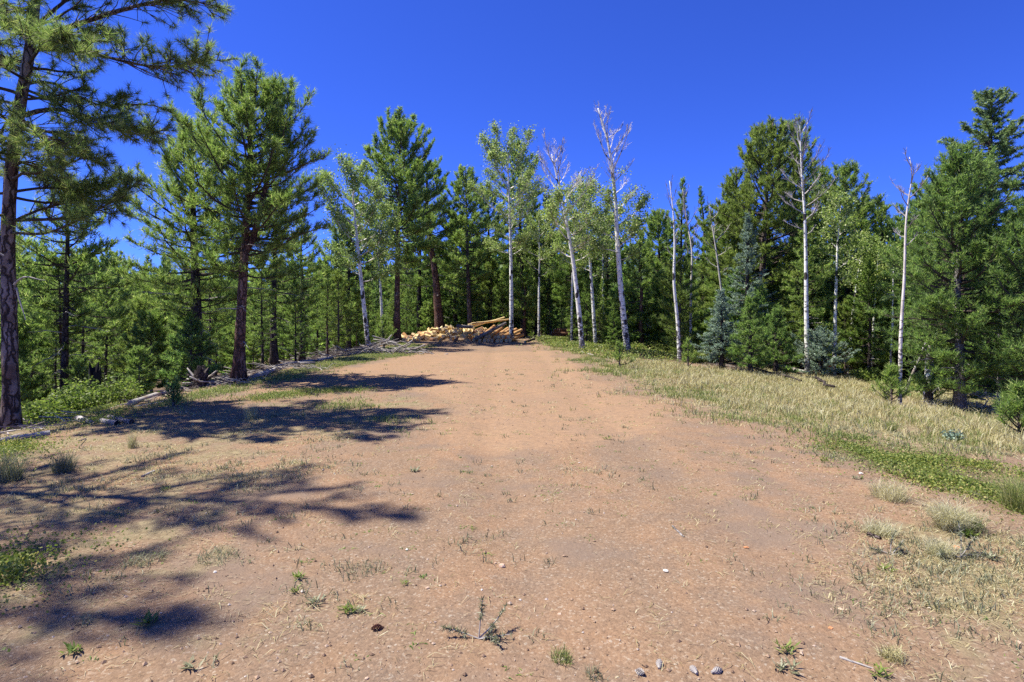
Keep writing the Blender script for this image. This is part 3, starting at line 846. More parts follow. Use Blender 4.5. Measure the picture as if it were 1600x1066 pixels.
aspen('thin grey twin-stemmed bare aspen left of the blue spruces', [(1079, 530), (1080, 460), (1082, 390), (1074, 340), (1066, 296)], 24, 7, nb=9, cb=.5, rpx=34, dead=True, seed=69, e=(.8, 1.3), twn=6)
aspen('thin bare aspen leaning left out of the blue spruces', [(1140, 540), (1128, 460), (1118, 390), (1108, 320)], 25, 7, nb=10, cb=.5, rpx=28, dead=True, seed=70, e=(.5, 1.1), twn=6)
aspen('straight white aspen with a bare twiggy crown at the edge of the dry grass', [(1262, 588), (1260, 500), (1260, 400), (1257, 330), (1252, 260), (1250, 196)], None, 11, nb=22, cb=.55, rpx=46, dead=True, seed=71, e=(.4, 1.2), twn=10, mat='aspen')
aspen('smaller white aspen behind and right of the straight one', [(1303, 562), (1304, 480), (1307, 420), (1310, 370), (1312, 320)], 21, 9, nleaf=2600, nb=14, cb=.55, rpx=32, seed=72)
aspen('white aspen stem slanting to the right among the dark pines', [(1325, 548), (1331, 490), (1340, 440), (1348, 380)], 22.5, 8, nleaf=2000, nb=10, cb=.6, rpx=28, seed=73)
aspen('crooked bare aspen in front of the dark firs on the right', [(1406, 590), (1408, 520), (1414, 430), (1417, 350), (1420, 300), (1426, 272), (1420, 246)], 12.3, 8.5, nb=10, cb=.62, rpx=26, dead=True, seed=74, e=(.5, 1.1), twn=8, topw=.14)
aspen('thin aspen stem behind the crooked bare one', [(1390, 560), (1393, 500), (1396, 440), (1398, 390)], 21, 6, nleaf=900, nb=8, cb=.6, rpx=20, seed=75)
aspen('short pale aspen stem right of the log stack in front of the shaded second pile', [(842, 520), (842, 460), (843, 400), (842, 340)], 34, 6, nleaf=3000, nb=12, cb=.5, rpx=34, seed=76)
aspen('pale bare stem far right inside the dark fir foliage', [(1560, 600), (1562, 520), (1560, 430)], 14.5, 7, nb=5, cb=.6, rpx=16, dead=True, seed=77)

aspen('thin white aspen stem between the right-slanting stem and the crooked bare aspen', [(1362, 566), (1364, 500), (1370, 440), (1372, 390)], 22, 6, nleaf=1200, nb=8, cb=.6, rpx=22, seed=78)
aspen('slim white aspen stem close behind the leaning aspen', [(893, 520), (894, 450), (896, 390), (898, 330)], 30, 6, nleaf=2400, nb=10, cb=.55, rpx=34, seed=79)
# --- broken white snag and a leaning dead pole
def log_mesh(P, R, side, end, sides=9, rough=.04, seed=0):
    rng = np.random.default_rng(seed)
    b = MB(); V, T, Q = tube(P, R, sides, False, rough, rng)
    n = len(P); b.add(V, None, Q, 0)
    for ring, c, flip in ((0, P[0], True), (n - 1, P[-1], False)):
        vv = np.concatenate([V[ring * sides:(ring + 1) * sides], np.asarray(c)[None]])
        tt = [((j + 1) % sides, j, sides) if flip else (j, (j + 1) % sides, sides) for j in range(sides)]
        b.add(vv, tt, None, 1)
    return b
def seglog(name, label, A, B, r0, r1, side, end, cat, seed=0, bend=.03, group=None, n=7, rough=.05):
    """a log from point A to point B, its own origin in the middle"""
    A = np.asarray(A, float); B = np.asarray(B, float)
    rng = np.random.default_rng(seed)
    c = (A + B) / 2
    L = np.linalg.norm(B - A)
    P = A[None] + (B - A)[None] * np.linspace(0, 1, n)[:, None]
    P[1:-1] += rng.normal(0, bend * L * .3, (n - 2, 3)) * np.array([1, 1, .5])
    me = log_mesh(P - c, np.linspace(r0, r1, n), side, end, rough=rough, seed=seed).mesh(name, [M[side], M[end]], True)
    o = link(name, me, loc=c)
    return tag(o, label, cat, group)
def up(v, dz): return np.asarray(v) + np.array([0, 0, dz])
b = gd(1450, 14)
seglog('broken_snag', 'broken white aspen snag with a dark foot left of the grey-trunked fir', b - [0, 0, .1], WP(1453, 540, 14), .11, .085, 'aspen', 'endgrain', 'snag', 5, .01)
seglog('leaning_pole', 'slim dead pole leaning to the right behind the crooked bare aspen', gd(1413, 16), WP(1448, 532, 16), .035, .02, 'weathered', 'weathered', 'pole', 6, .02)

# ----------------------------------------------------------------- the near pine at the left edge
def near_pine():
    rng = np.random.default_rng(101)
    b = gd(18, 9.0)
    Y = b[1]
    k = [(18, 668), (16, 560), (13, 450), (12, 350), (18, 260), (30, 170), (46, 85), (56, 5), (62, -80), (70, -180), (73, -230), (75, -270), (76, -300)]
    pts = [WP(x, y, Y) - b for x, y in k]; pts[0] = np.zeros(3)
    T = spline(pts, 34)
    t = thing('pine_tree', 'large pine with rough grey-brown bark at the left edge of the photo', 'tree', b)
    tb, _ = trunk_mesh(rng, T, .112, .025, M['bark_near'], 18, .4, .045, .7)
    link('trunk', tb.mesh('trunk', [M['bark_near']], True), t)
    spec = [  # limbs: (pixel points), distance change from foot to tip
        ([(58, 66), (90, 48), (130, 30), (165, 28), (215, 6), (280, -6), (345, 12)], .5, .045),
        ([(56, 76), (110, 78), (150, 82), (180, 94), (230, 106), (280, 108), (328, 92)], -.7, .036),
        ([(38, 180), (75, 166), (115, 172), (150, 188), (200, 205), (248, 208)], -.3, .04),
        ([(32, 200), (80, 222), (120, 235), (160, 258)], .4, .018),
        ([(14, 345), (60, 342), (110, 345), (160, 328), (190, 305), (222, 280)], .7, .03),
        ([(20, 300), (70, 292), (120, 296), (178, 284)], 1.2, .026),
        ([(14, 350), (60, 325), (110, 318), (150, 300), (182, 268)], 1.5, .024),
        ([(22, 250), (60, 262), (95, 285), (130, 300)], .9, .022),
        ([(40, 140), (90, 160), (140, 200), (185, 190)], .1, .024),
        ([(52, 60), (100, 60), (150, 50), (190, 70)], 1.1, .024),
        ([(40, 130), (80, 120), (120, 150), (150, 170), (200, 160), (240, 165)], 1.0, .026),
        ([(58, 40), (95, 5), (150, -30), (220, -40)], .9, .03),
        ([(50, 70), (20, 40), (-30, 20), (-90, 25)], .6, .035),
        ([(36, 150), (5, 135), (-50, 140), (-110, 160)], -.4, .03),
        ([(25, 230), (-10, 215), (-70, 225), (-130, 240)], .5, .03),
        ([(56, 0), (30, -40), (0, -60), (-60, -70)], .2, .03),
        ([(30, 190), (50, 200), (75, 215), (95, 250)], -1.4, .024),
        ([(45, 100), (65, 70), (85, 60), (120, 75)], -1.5, .026),
        ([(20, 260), (40, 250), (70, 262), (90, 285)], 1.8, .024),
        ([(55, 20), (40, 10), (10, 20), (-20, 60)], -1.3, .026),
        ([(30, 170), (10, 190), (-10, 230), (-40, 280)], -1.2, .026),
        ([(40, 120), (22, 100), (0, 90), (-25, 110)], 1.6, .024),
        ([(62, -80), (110, -110), (180, -130), (250, -110)], .4, .03),
        ([(62, -80), (30, -120), (-20, -140), (-80, -140)], .8, .03),
        ([(66, -130), (90, -150), (120, -170), (150, -160)], -1.3, .028),
        ([(70, -180), (110, -220), (150, -235), (190, -225)], .9, .022),
        ([(70, -180), (40, -215), (10, -230), (-30, -225)], -.6, .022),
        ([(64, -60), (80, -60), (110, -60), (130, -50)], 1.9, .028),
    ]
    for q, (pp, dy, r) in enumerate(spec):
        n = len(pp)
        P = np.array([WP(x, y, Y + dy * i / (n - 1)) - b for i, (x, y) in enumerate(pp)])
        P = spline(P, 10)
        L = np.array([np.linalg.norm(np.diff(P, axis=0), axis=1).sum()])
        bm = MB()
        V, Tc, Q = tube(P, np.linspace(r, .008, 10), 6); bm.add(V, Tc, Q)
        pos, d, ln, _ = twigs(rng, P[None], L, 17, .36, .16, (.4, 1.15), .1, 12, .2)
        ln = np.minimum(ln, .8)
        mid = pos + d * ln[:, None] * .5
        d1 = nrm(d + np.array([0, 0, -.05]) + rng.normal(0, .15, d.shape))
        end = mid + d1 * ln[:, None] * .5
        for a, c, r1, r2 in ((pos, mid, .010, .007), (mid, end, .007, .005)):
            V, Q = prisms(a, c, r1, r2); bm.add(V, None, Q)
        kk = rng.integers(0, len(pos), int(len(pos) * 1.9)); f = rng.uniform(.3, 1, (len(kk), 1))
        p2 = pos[kk] * (1 - f) + end[kk] * f
        d2 = nrm(d[kk] + rng.normal(0, .55, (len(kk), 3)) + np.array([0, 0, .15]))
        e2 = p2 + d2 * rng.uniform(.1, .3, (len(kk), 1))
        V, Q = prisms(p2, e2, .006, .005); bm.add(V, None, Q)
        br = link('branch', bm.mesh('branch', M['bark' if r > .03 else 'twig'], True), t)
        C = np.concatenate([end, e2, P[-1:]]); D = nrm(np.concatenate([d1, d2, nrm(P[-1:] - P[-2:-1])]) + np.array([0, 0, .12]))
        nb = MB()
        V, Tt = needles(rng, C, D, 46, .145, .0072, .5, .06)
        nb.add(V, Tt)
        link('needles', nb.mesh('needles', M['pine_near']), br, kind='stuff')
    Pa, La, _ = boughs(rng, T, .30, 1.9, lambda u: .3 + .7 * (1 - u), 44, .05, .9, .4, None, 0, .985, 8)
    for q in range(44):
        bm = MB(); Pq = Pa[q:q + 1]
        V, Tc, Q = tube(Pq[0], np.linspace(.026, .008, 8), 5); bm.add(V, Tc, Q)
        pos, d, ln, _ = twigs(rng, Pq, La[q:q + 1], 9, .36, .25, (.4, 1.1), .15, 7, .2)
        end = pos + d * ln[:, None]
        V, Q = prisms(pos, end, .009, .005); bm.add(V, None, Q)
        br = link('branch', bm.mesh('branch', M['twig'], True), t)
        C = np.concatenate([end, pos * .5 + end * .5, Pq[:, -1]]); D = nrm(np.concatenate([d, d, Pq[:, -1] - Pq[:, -2]]) + np.array([0, 0, .2]))
        nb = MB(); V, Tt = needles(rng, C, D, 42, .145, .0072, .5, .06); nb.add(V, Tt)
        link('needles', nb.mesh('needles', M['pine_near']), br, kind='stuff')
    for pp in ([(22, 445), (30, 432), (45, 430), (62, 440), (72, 438)], [(26, 450), (30, 470), (38, 490), (40, 500)], [(6, 400), (-10, 390), (-30, 395)]):
        P = spline(np.array([WP(x, y, Y - .15 - .05 * i) - b for i, (x, y) in enumerate(pp)]), 7)
        bm = MB(); V, Tc, Q = tube(P, np.linspace(.016, .005, 7), 5); bm.add(V, Tc, Q)
        link('dead_limb', bm.mesh('dead_limb', M['twig_gray'], True), t)
near_pine()

# two pines left of the frame: their crowns throw the shade on the bottom left corner
m = conifer(202, 11.8, 1.75, .28, .08, nb=66, leaf='pine_near', bark='bark_red', nn=18, nl=.15, nw=.008, prof=P_PINE, dens=.62)
place(m, 'pine_tree', 'pine outside the left edge, the farther of two that shade the bottom left', (-7.3, 5.3, float(TZ(-7.3, 5.3))))
m = conifer(203, 11.4, 1.8, .28, .08, nb=62, leaf='pine_near', bark='bark_red', nn=18, nl=.15, nw=.008, prof=P_PINE, dens=.62)
place(m, 'pine_tree', 'pine outside the left edge, the nearer of two that shade the bottom left', (-7.6, 3.7, float(TZ(-7.6, 3.7))))

# ----------------------------------------------------------------- the forest behind: many trees of a few growth forms
protos = {
    'pa': conifer(301, 10, 1.9, .24, .13, nb=60, leaf='pine', bark='bark_dark', nn=13, nw=.024, nl=.2, dead=20, dens=.9),
    'pb': conifer(302, 10, 1.6, .35, .13, nb=58, leaf='pine', bark='bark_red', nn=13, nw=.024, nl=.2, dead=22, prof=P_ROUND, dens=.9),
    'pc': conifer(303, 8, 1.7, .10, .10, nb=62, leaf='pine_dark', bark='bark_dark', nn=13, nw=.024, nl=.19, dead=6, dens=.95),
    'pd': conifer(304, 6, 1.5, .06, .09, nb=56, leaf='pine_yellow', bark='bark', nn=14, nw=.02, nl=.18, prof=P_ROUND, dens=1.1),
    'fa': conifer(305, 9, 1.5, .05, .11, nb=100, leaf='fir', bark='bark_gray', nn=11, nw=.022, nl=.15, kind='spruce', dens=.6),
    'sa': conifer(306, 7, 1.4, .04, .09, nb=90, leaf='spruce', bark='bark_dark', nn=9, nw=.022, nl=.13, kind='spruce', dens=.7, curve=.4),
    'ya': conifer(307, 2.4, .75, .05, .04, nb=40, leaf='pine', bark='bark', nn=16, nw=.014, nl=.14, prof=P_ROUND, dens=2.0),
    'yb': conifer(308, 1.8, .7, .03, .03, nb=44, leaf='fir', bark='bark', nn=14, nw=.014, nl=.10, prof=P_CONE, dens=2.2),
}
PH = {'pa': 10, 'pb': 10, 'pc': 8, 'pd': 6, 'fa': 9, 'sa': 7, 'ya': 2.4, 'yb': 1.8}
PNAME = {'pa': 'pine_tree', 'pb': 'pine_tree', 'pc': 'pine_tree', 'pd': 'pine_tree', 'fa': 'fir_tree', 'sa': 'spruce_tree', 'ya': 'young_pine', 'yb': 'young_fir'}
KIND = {'pa': 'green pine', 'pb': 'high-crowned pine', 'pc': 'dark low-branched pine', 'pd': 'yellow-green pine', 'fa': 'dense fir', 'sa': 'blue-grey spruce', 'ya': 'young pine', 'yb': 'small young fir'}
first = {}
def put(k, p, H, where, rng):
    lab = KIND[k] + ' ' + where
    s = H / PH[k]
    if k not in first:
        t = place(protos[k], PNAME[k], lab, p, group=lab, rz=rng.uniform(0, 6.28), sc=s); first[k] = t
    else:
        t = copy_tree(first[k]); t.location = p; t.rotation_euler = (0, 0, rng.uniform(0, 6.28)); t.scale = (s, s, s)
        t['label'] = lab; t['group'] = lab
    return t
SKY_X = [-100, 0, 90, 200, 330, 470, 520, 560, 640, 700, 770, 850, 900, 1000, 1060, 1130, 1180, 1300, 1400, 1440, 1500, 1700]
SKY_Y = [330, 350, 380, 395, 400, 400, 408, 400, 385, 360, 345, 350, 395, 345, 330, 338, 330, 330, 345, 385, 350, 320]
frng = np.random.default_rng(77)
ZONES = [(45, 'behind the trunk of the near left pine'), (150, 'around the slim dark-trunked pine on the left'), (270, 'left of the blackish-trunked pine'), (350, 'behind the blackish-trunked pine'),
         (410, 'behind the fork-topped pine'), (490, 'right of the fork-topped pine'), (560, 'just left of the slanting aspen'), (650, 'behind the left end of the woodpile'), (730, 'behind the middle of the firewood heap'),
         (800, 'behind the log stack'), (880, 'behind the small shaded log pile'), (950, 'between the leaning and the tallest aspen'), (1040, 'right of the tallest aspen'), (1110, 'behind the kinked bare aspen'),
         (1180, 'behind the pale blue spruces'), (1255, 'left of the straight white aspen'), (1330, 'right of the straight white aspen'), (1400, 'left of the crooked bare aspen'), (1480, 'right of the crooked bare aspen'), (9999, 'behind the firs at the right edge')]
def where(px, Y):
    z = next(t for lim, t in ZONES if px < lim)
    return ('far back ' if Y > 36 else '') + z
placed = []
def fill(n, x0, x1, y0, y1, kinds, drop=(0, 90), gap=1.3):
    k = 0; tries = 0
    while k < n and tries < n * 30:
        tries += 1
        px = frng.uniform(x0, x1); Y = y0 + (y1 - y0) * frng.uniform() ** .8
        p = gd(px, Y)
        if -17 < p[0] < -5.5 and 30.5 < Y < 39: continue
        if any((p[0] - a) ** 2 + (p[1] - c) ** 2 < gap * gap for a, c in placed): continue
        if p[0] > -7.2 and p[0] < np.interp(-Y, -_fe[:, 1], _fe[:, 0]) + 1.0 and Y < 37.5: continue
        top = np.interp(px, SKY_X, SKY_Y) + frng.uniform(*drop)
        H = CAMZ + (490 - top) / 900 * Y - p[2]
        kk = kinds[frng.integers(len(kinds))]
        if H < 2.5: continue
        placed.append((p[0], p[1])); put(kk, p, H, where(px, Y), frng); k += 1
fill(46, -120, 540, 15, 34, ['pa', 'pb', 'pa', 'pd', 'pb', 'pc'], (0, 90), 1.5)
fill(40, -150, 540, 32, 70, ['pa', 'pb', 'pc', 'pc'], (-5, 50), 2.0)
fill(52, 520, 900, 38, 66, ['pa', 'pb', 'pc', 'pd', 'fa', 'pc'], (0, 100), 1.5)
fill(46, 860, 1180, 28, 60, ['pa', 'pc', 'fa', 'pd', 'sa', 'pa'], (0, 100), 1.5)
fill(44, 1150, 1680, 17, 46, ['pa', 'pc', 'fa', 'fa', 'pd', 'pc'], (0, 110), 1.4)
def under(n, x0, x1, y0, y1, kinds, hs, gap=.8):
    k = 0; tries = 0
    while k < n and tries < n * 30:
        tries += 1
        px = frng.uniform(x0, x1); Y = frng.uniform(y0, y1); p = gd(px, Y)
        if any((p[0] - a) ** 2 + (p[1] - c) ** 2 < gap * gap for a, c in placed): continue
        if p[0] > -7.4 and p[0] < np.interp(-Y, -_fe[:, 1], _fe[:, 0]) + .6 and Y < 38: continue
        kk = kinds[frng.integers(len(kinds))]
        placed.append((p[0], p[1])); put(kk, p, frng.uniform(*hs), where(px, Y), frng); k += 1
under(22, -80, 500, 12, 28, ['ya', 'yb', 'ya'], (1.0, 2.6))
under(34, 880, 1200, 23, 36, ['ya', 'pd', 'yb', 'pc'], (1.4, 4.2))
under(34, 1150, 1640, 14, 26, ['ya', 'yb', 'pd', 'pc'], (1.2, 3.6))
under(26, 540, 880, 38.5, 50, ['ya', 'pd', 'yb', 'pc'], (1.5, 4.5))

# the far wood on the rise beyond: one mass
farr = np.random.default_rng(88)
n = 2000; a = farr.uniform(-.98, .98, n); r = farr.uniform(72, 175, n)
tx, ty = np.sin(a) * r, np.cos(a) * r
tz = TZ(tx, ty); th = farr.uniform(8, 14, n)
nt = 56
u = farr.uniform(0, 1, (n, nt)) ** .8; az = farr.uniform(0, 6.283, (n, nt))
rad = th[:, None] * .17 * (1 - u) ** .8 * np.sqrt(farr.uniform(.15, 1, (n, nt))) + .1
c = np.stack([tx[:, None] + np.cos(az) * rad, ty[:, None] + np.sin(az) * rad, tz[:, None] + th[:, None] * (.05 + .95 * u)], 2).reshape(-1, 3)
d = nrm(farr.normal(size=c.shape)); e = nrm(np.cross(d, farr.normal(size=c.shape)))
sz = farr.uniform(.34, .8, (len(c), 1))
V = np.stack([c - d * sz, c + d * sz, c + e * sz * 1.3 + [0, 0, .2]], 1).reshape(-1, 3)
fb = MB(); fb.add(V, np.arange(len(V)).reshape(-1, 3))
link('far_forest', fb.mesh('far_forest', M['pine_dark']), kind='stuff')

# trees of one kind at one spot are told apart by their order from the left
same = {}
for o in COL.objects:
    if o.parent is None and o.type == 'EMPTY' and o.get('group') and o['group'] == o['label']:
        same.setdefault(o['label'], []).append(o)
ORD = ['leftmost', 'second from left', 'third from left', 'fourth from left', 'fifth from left', 'sixth from left', 'seventh from left', 'eighth from left', 'ninth from left', 'tenth from left']
for lab, os_ in same.items():
    if len(os_) > 1:
        os_.sort(key=lambda o: o.location.x / o.location.y)
        for q, o in enumerate(os_[:-1]): o['label'] = lab + ', ' + ORD[min(q, 9)]
        os_[-1]['label'] = lab + ', rightmost'

# ----------------------------------------------------------------- woodpile
wrng = np.random.default_rng(5)
def stick_mesh(L, r, split, seed, mats):
    """a short log along local Z; split ones are wedges"""
    rng = np.random.default_rng(seed)
    if split:
        th = np.array([-.9, -.45, 0, .45, .9]); prof = np.concatenate([np.stack([np.cos(th), np.sin(th)], 1) * r * 1.2, [[0.0, 0.0]]]) - [r * .5, 0]
    else:
        th = np.arange(9) / 9 * 6.283; prof = np.stack([np.cos(th), np.sin(th)], 1) * (r * (1 + .05 * rng.normal(size=(9, 1))))
    n = len(prof); b = MB()
    lo = np.concatenate([prof, np.full((n, 1), -L / 2)], 1); hi = np.concatenate([prof, np.full((n, 1), L / 2)], 1)
    j = np.arange(n); k = (j + 1) % n
    b.add(np.concatenate([lo, hi]), None, np.stack([j, k, k + n, j + n], 1), 0)
    for ring, fl in ((lo, True), (hi, False)):
        c = ring.mean(0)
        b.add(np.concatenate([ring, c[None]]), [((q + 1) % n, q, n) if fl else (q, (q + 1) % n, n) for q in range(n)], None, 1)
    return b.mesh('firewood', mats)
fw = [stick_mesh(.46, .085, False, 1, [M['firewood'], M['endgrain']]), stick_mesh(.42, .12, True, 2, [M['firewood'], M['endgrain']]),
      stick_mesh(.48, .10, False, 3, [M['peeled'], M['endgrain']]), stick_mesh(.44, .13, True, 4, [M['firewood'], M['endgrain']]),
      stick_mesh(.40, .07, False, 5, [M['bark_gray'], M['endgrain']]), stick_mesh(.46, .1, False, 6, [M['brownlog'], M['endgrain']])]
HY = 33.0
def heap_h(x, y):
    a = 1 - ((x + 3.75) / 3.1) ** 2; c = 1 - ((y - HY - .35) / 1.55) ** 2
    e = .55 + .45 * sstep(-6.6, -3.4, x)
    return .74 * np.sqrt(max(a, 0)) * max(c, 0) ** .6 * e
cnt = 0
while cnt < 215:
    x = wrng.uniform(-6.8, -.7); y = wrng.uniform(HY - 1.2, HY + 1.3)
    h = heap_h(x, y)
    if h < .02: continue
    lay = h - wrng.uniform(-.02, .16) if cnt < 170 else h * wrng.uniform(.2, .7)
    o = link('firewood', fw[int(wrng.choice(6, p=[.24, .26, .06, .24, .12, .08]))], loc=(x, y, float(TZ(x, y)) + max(.06, lay)))
    o.rotation_euler = (math.pi / 2 + wrng.normal(0, .45), wrng.uniform(0, 6.28), wrng.uniform(0, 6.28))
    tag(o, 'pale cut piece of firewood in the loose heap left of the log stack', 'log', 'firewood pieces in the heap')
    cnt += 1
# fanned stack of long peeled poles
for q in range(15):
    f = q % 8; row = q // 8
    xb = -1.75 + f * .235 + wrng.normal(0, .03) + row * .1
    A = np.array([xb, 30.9 + .12 * f * (f < 4) + row * .25, float(TZ(xb, 31)) + .09 + row * .19])
    B = np.array([xb + .62 + .02 * f, 33.6, float(TZ(xb, 33)) + .55 + row * .24 - .035 * f])
    seglog('peeled_log', 'long orange peeled log in the fanned stack left of the straight aspen', A, B, .105, .085, 'peeled', 'endgrain', 'log', 400 + q, .01, 'peeled logs of the fanned stack', 4, .03)
gz = lambda x, y: float(TZ(x, y))
seglog('bark_log', 'greyish bark-covered log lying slantwise on top of the fanned stack', (-2.05, 30.7, gz(-2, 30.7) + .12), (-.35, 32.3, gz(-.35, 32) + .98), .10, .085, 'bark_gray', 'endgrain', 'log', 420, .01)
for q, (a, c) in enumerate((((-2.3, 32.6, .95), (-.2, 33.9, 1.18)), ((-2.5, 32.9, .88), (-.9, 33.9, 1.1)), ((-2.2, 33.1, .8), (-.45, 34.2, 1.3)))):
    seglog('thin_pole', 'thin yellow pole lying on top where the heap meets the log stack', up(a, gz(a[0], a[1])), up(c, gz(c[0], c[1])), .055, .045, 'firewood', 'endgrain', 'pole', 430 + q, .015, 'thin poles on the pile')
seglog('bark_log', 'short grey-brown log lying on the heap beside the thin poles', (-3.1, 32.1, gz(-3, 32) + .82), (-2.2, 32.2, gz(-2.2, 32) + .76), .10, .09, 'bark_gray', 'endgrain', 'log', 440, .01)
seglog('white_pole', 'long weathered white pole lying on the ground in front of the firewood heap', at(655, 533, 31) + [0, .3, .1], at(746, 527, 31) + [0, -1.3, .16], .07, .055, 'weathered', 'endgrain', 'pole', 441, .02)
seglog('short_log', 'short log propped on end in front of the white pole, left one', at(685, 538) + [0, 0, -.03], at(685, 538) + [.17, .02, .30], .075, .075, 'peeled', 'brownlog', 'log', 442, 0)
seglog('short_log', 'short log propped on end nearer the log stack, right one', at(709, 535) + [0, 0, -.03], at(709, 535) + [.22, .05, .29], .075, .075, 'brownlog', 'endgrain', 'log', 443, 0)
seglog('short_log', 'short peeled log lying flat left of the fanned stack', at(728, 533) + [0, 0, .09], at(743, 531) + [0, 0, .1], .09, .085, 'peeled', 'endgrain', 'log', 444, 0)
for q in range(3):
    a = at(812 + q * 4, 528 - q * 2) + [0, 0, .07]
    seglog('bark_log', 'dark branch log lying at the right foot of the straight aspen', a, a + [.55, .7, .25 - .06 * q], .06, .05, 'bark_dark', 'endgrain', 'log', 450 + q, .02, 'branch logs at the aspen foot')
# second pile, in shade further right
for q in range(11):
    Y = 38.5; row = q // 4
    xb = 2.9 + (q % 4) * .42 + row * .2
    z = gz(xb, Y) + .1 + row * .19
    a = np.array([xb - .5 + wrng.normal(0, .1), Y + wrng.normal(0, .15), z]); c = a + [1.25, .25 * wrng.normal(), .04]
    seglog('brown_log', 'reddish brown log in the small shaded pile behind the leaning aspen', a, c, .10, .09, 'brownlog', 'endgrain', 'log', 460 + q, .01, 'logs of the small shaded pile', 4)

# ----------------------------------------------------------------- fallen logs, slash, stumps
def fallen(label, p0, p1, r0, r1, mat='weathered', end='weathered', seed=0, bend=.03, lift=.6, name='fallen_log'):
    A = at(*p0) if len(p0) == 2 else gd(p0[0], p0[2]); B = at(*p1) if len(p1) == 2 else gd(p1[0], p1[2])
    return seglog(name, label, up(A, r0 * lift), up(B, r1 * lift), r0, r1, mat, end, 'log', seed, bend)
fallen('long grey fallen log lying along the edge of the left slope', (204, 634), (296, 604), .055, .045, 'weathered', seed=501)
fallen('fallen grey log beside the foot of the fork-topped pine', (322, 605), (366, 593), .05, .04, 'weathered', seed=502)
fallen('half-buried weathered log in the shade at the bottom of the near left pine', (-10, 694), (78, 680), .045, .035, 'weathered', seed=503)
fallen('short hollow pale log at the right end of the bright ground cover', (158, 661), (183, 665), .04, .04, 'weathered', 'burnt_and_hollow', seed=504, bend=0)  # flat black end cap paints the shade inside the hollow
fallen('knobby dark grey log lying behind the short hollow one', (170, 654), (206, 663), .035, .04, 'bark_gray', 'bark_dark', seed=505, bend=.08)
fallen('pale broken log piece sunk in the bright ground cover', (122, 658), (144, 663), .05, .03, 'weathered', seed=506)
fallen('long grey log lying in the slash right of the dark-trunked pines', (440, 574), (520, 560), .06, .04, 'weathered', seed=507)
fallen('grey log in the slash left of the dark straight pine', (396, 592), (446, 574), .07, .05, 'weathered', seed=508)
fallen('dark fallen branch lying in the dry grass left of the straight white aspen', (1172, 582), (1252, 602), .035, .025, 'bark_dark', 'bark_dark', seed=509, lift=5, name='fallen_branch')
fallen('short dark bent branch in the dry grass right of the straight white aspen', (1274, 600), (1302, 614), .04, .03, 'bark_dark', 'bark_dark', seed=510, lift=5, bend=.1, name='fallen_branch')
fallen('whitish log at the back of the dry grass left of the straight aspen', (1200, 576), (1258, 588), .09, .07, 'weathered', seed=511, lift=2)
fallen('white broken branch at the foot of the leaning aspen', (908, 551), (930, 556), .035, .02, 'weathered', seed=512, name='fallen_branch')
fallen('small white log chunk in the green cover between the two big aspens', (934, 542), (942, 546), .06, .05, 'weathered', seed=513)
fallen('thin dark stick lying on the bare dirt right of centre', (1051, 826), (1069, 841), .008, .006, 'bark_gray', 'bark_dark', seed=514, bend=.02, name='fallen_stick')
fallen('short pale stick in the mottled shade on the left', (222, 746), (241, 738), .012, .01, 'weathered', seed=515, bend=.02, name='fallen_stick')
fallen('flat piece of bark lying on the dirt at lower right', (1356, 838), (1376, 846), .018, .012, 'bark', 'bark', seed=516, bend=.02, name='bark_piece')
fallen('thin straw-pale twig lying on the dirt near the bottom right', (1312, 1032), (1365, 1054), .006, .004, 'weathered', seed=517, bend=.02, name='fallen_stick')

def stump(label, px, py, r, h, mat, seed, spikes=4, Y=None):
    rng = np.random.default_rng(seed)
    p = at(px, py) if Y is None else gd(px, Y)
    t = thing('stump', label, 'stump', p)
    b = MB(); n = 12
    V = []
    for k, (z, s) in enumerate(((-.1, 1.7), (.06, 1.25), (.2, 1.0), (.55, .92), (1.0, .85))):
        th = np.arange(n) / n * 6.283
        rr = r * s * (1 + .1 * np.cos(th * 4) * (1 if k < 2 else .3) + .05 * rng.normal(size=n))
        zz = np.full(n, z * h) + (rng.uniform(-.25, .35, n) * h if k == 4 else 0)
        V.append(np.stack([np.cos(th) * rr, np.sin(th) * rr, zz], 1))
    V = np.concatenate(V + [np.array([[0, 0, h * .75]])])
    j = np.arange(n)
    Q = np.concatenate([np.stack([k * n + j, k * n + (j + 1) % n, (k + 1) * n + (j + 1) % n, (k + 1) * n + j], 1) for k in range(4)])
    T = [(4 * n + q, 4 * n + (q + 1) % n, 5 * n) for q in range(n)]
    b.add(V, T, Q)
    link('stub', b.mesh('stub', M[mat], False), t)
    for q in range(spikes):
        a = rng.uniform(0, 6.28); L = rng.uniform(.3, .7) * h * 2
        P = np.array([[0, 0, h * .3], [math.cos(a) * r, math.sin(a) * r, h * .5], [math.cos(a) * (r + L * .5), math.sin(a) * (r + L * .5), h * .5 + L * rng.uniform(-.2, .6)]])
        m = MB(); V, T, Q = tube(spline(P, 6), np.linspace(r * .3, r * .08, 6), 5, True); m.add(V, T, Q)
        link('root', m.mesh('root', M['weathered' if q % 2 else mat], True), t)
stump('dark upturned stump with grey roots at the foot of the blackish pine', 314, 606, .16, .38, 'bark_dark', 601, 9)
stump('charred black forked stump standing among the bushes on the left', 148, 612, .12, .75, 'burnt_and_hollow', 602, 2, Y=11.5)
stump('small grey stump at the back of the dry grass left of the snag', 1362, 592, .12, .35, 'bark_gray', 603, 3)

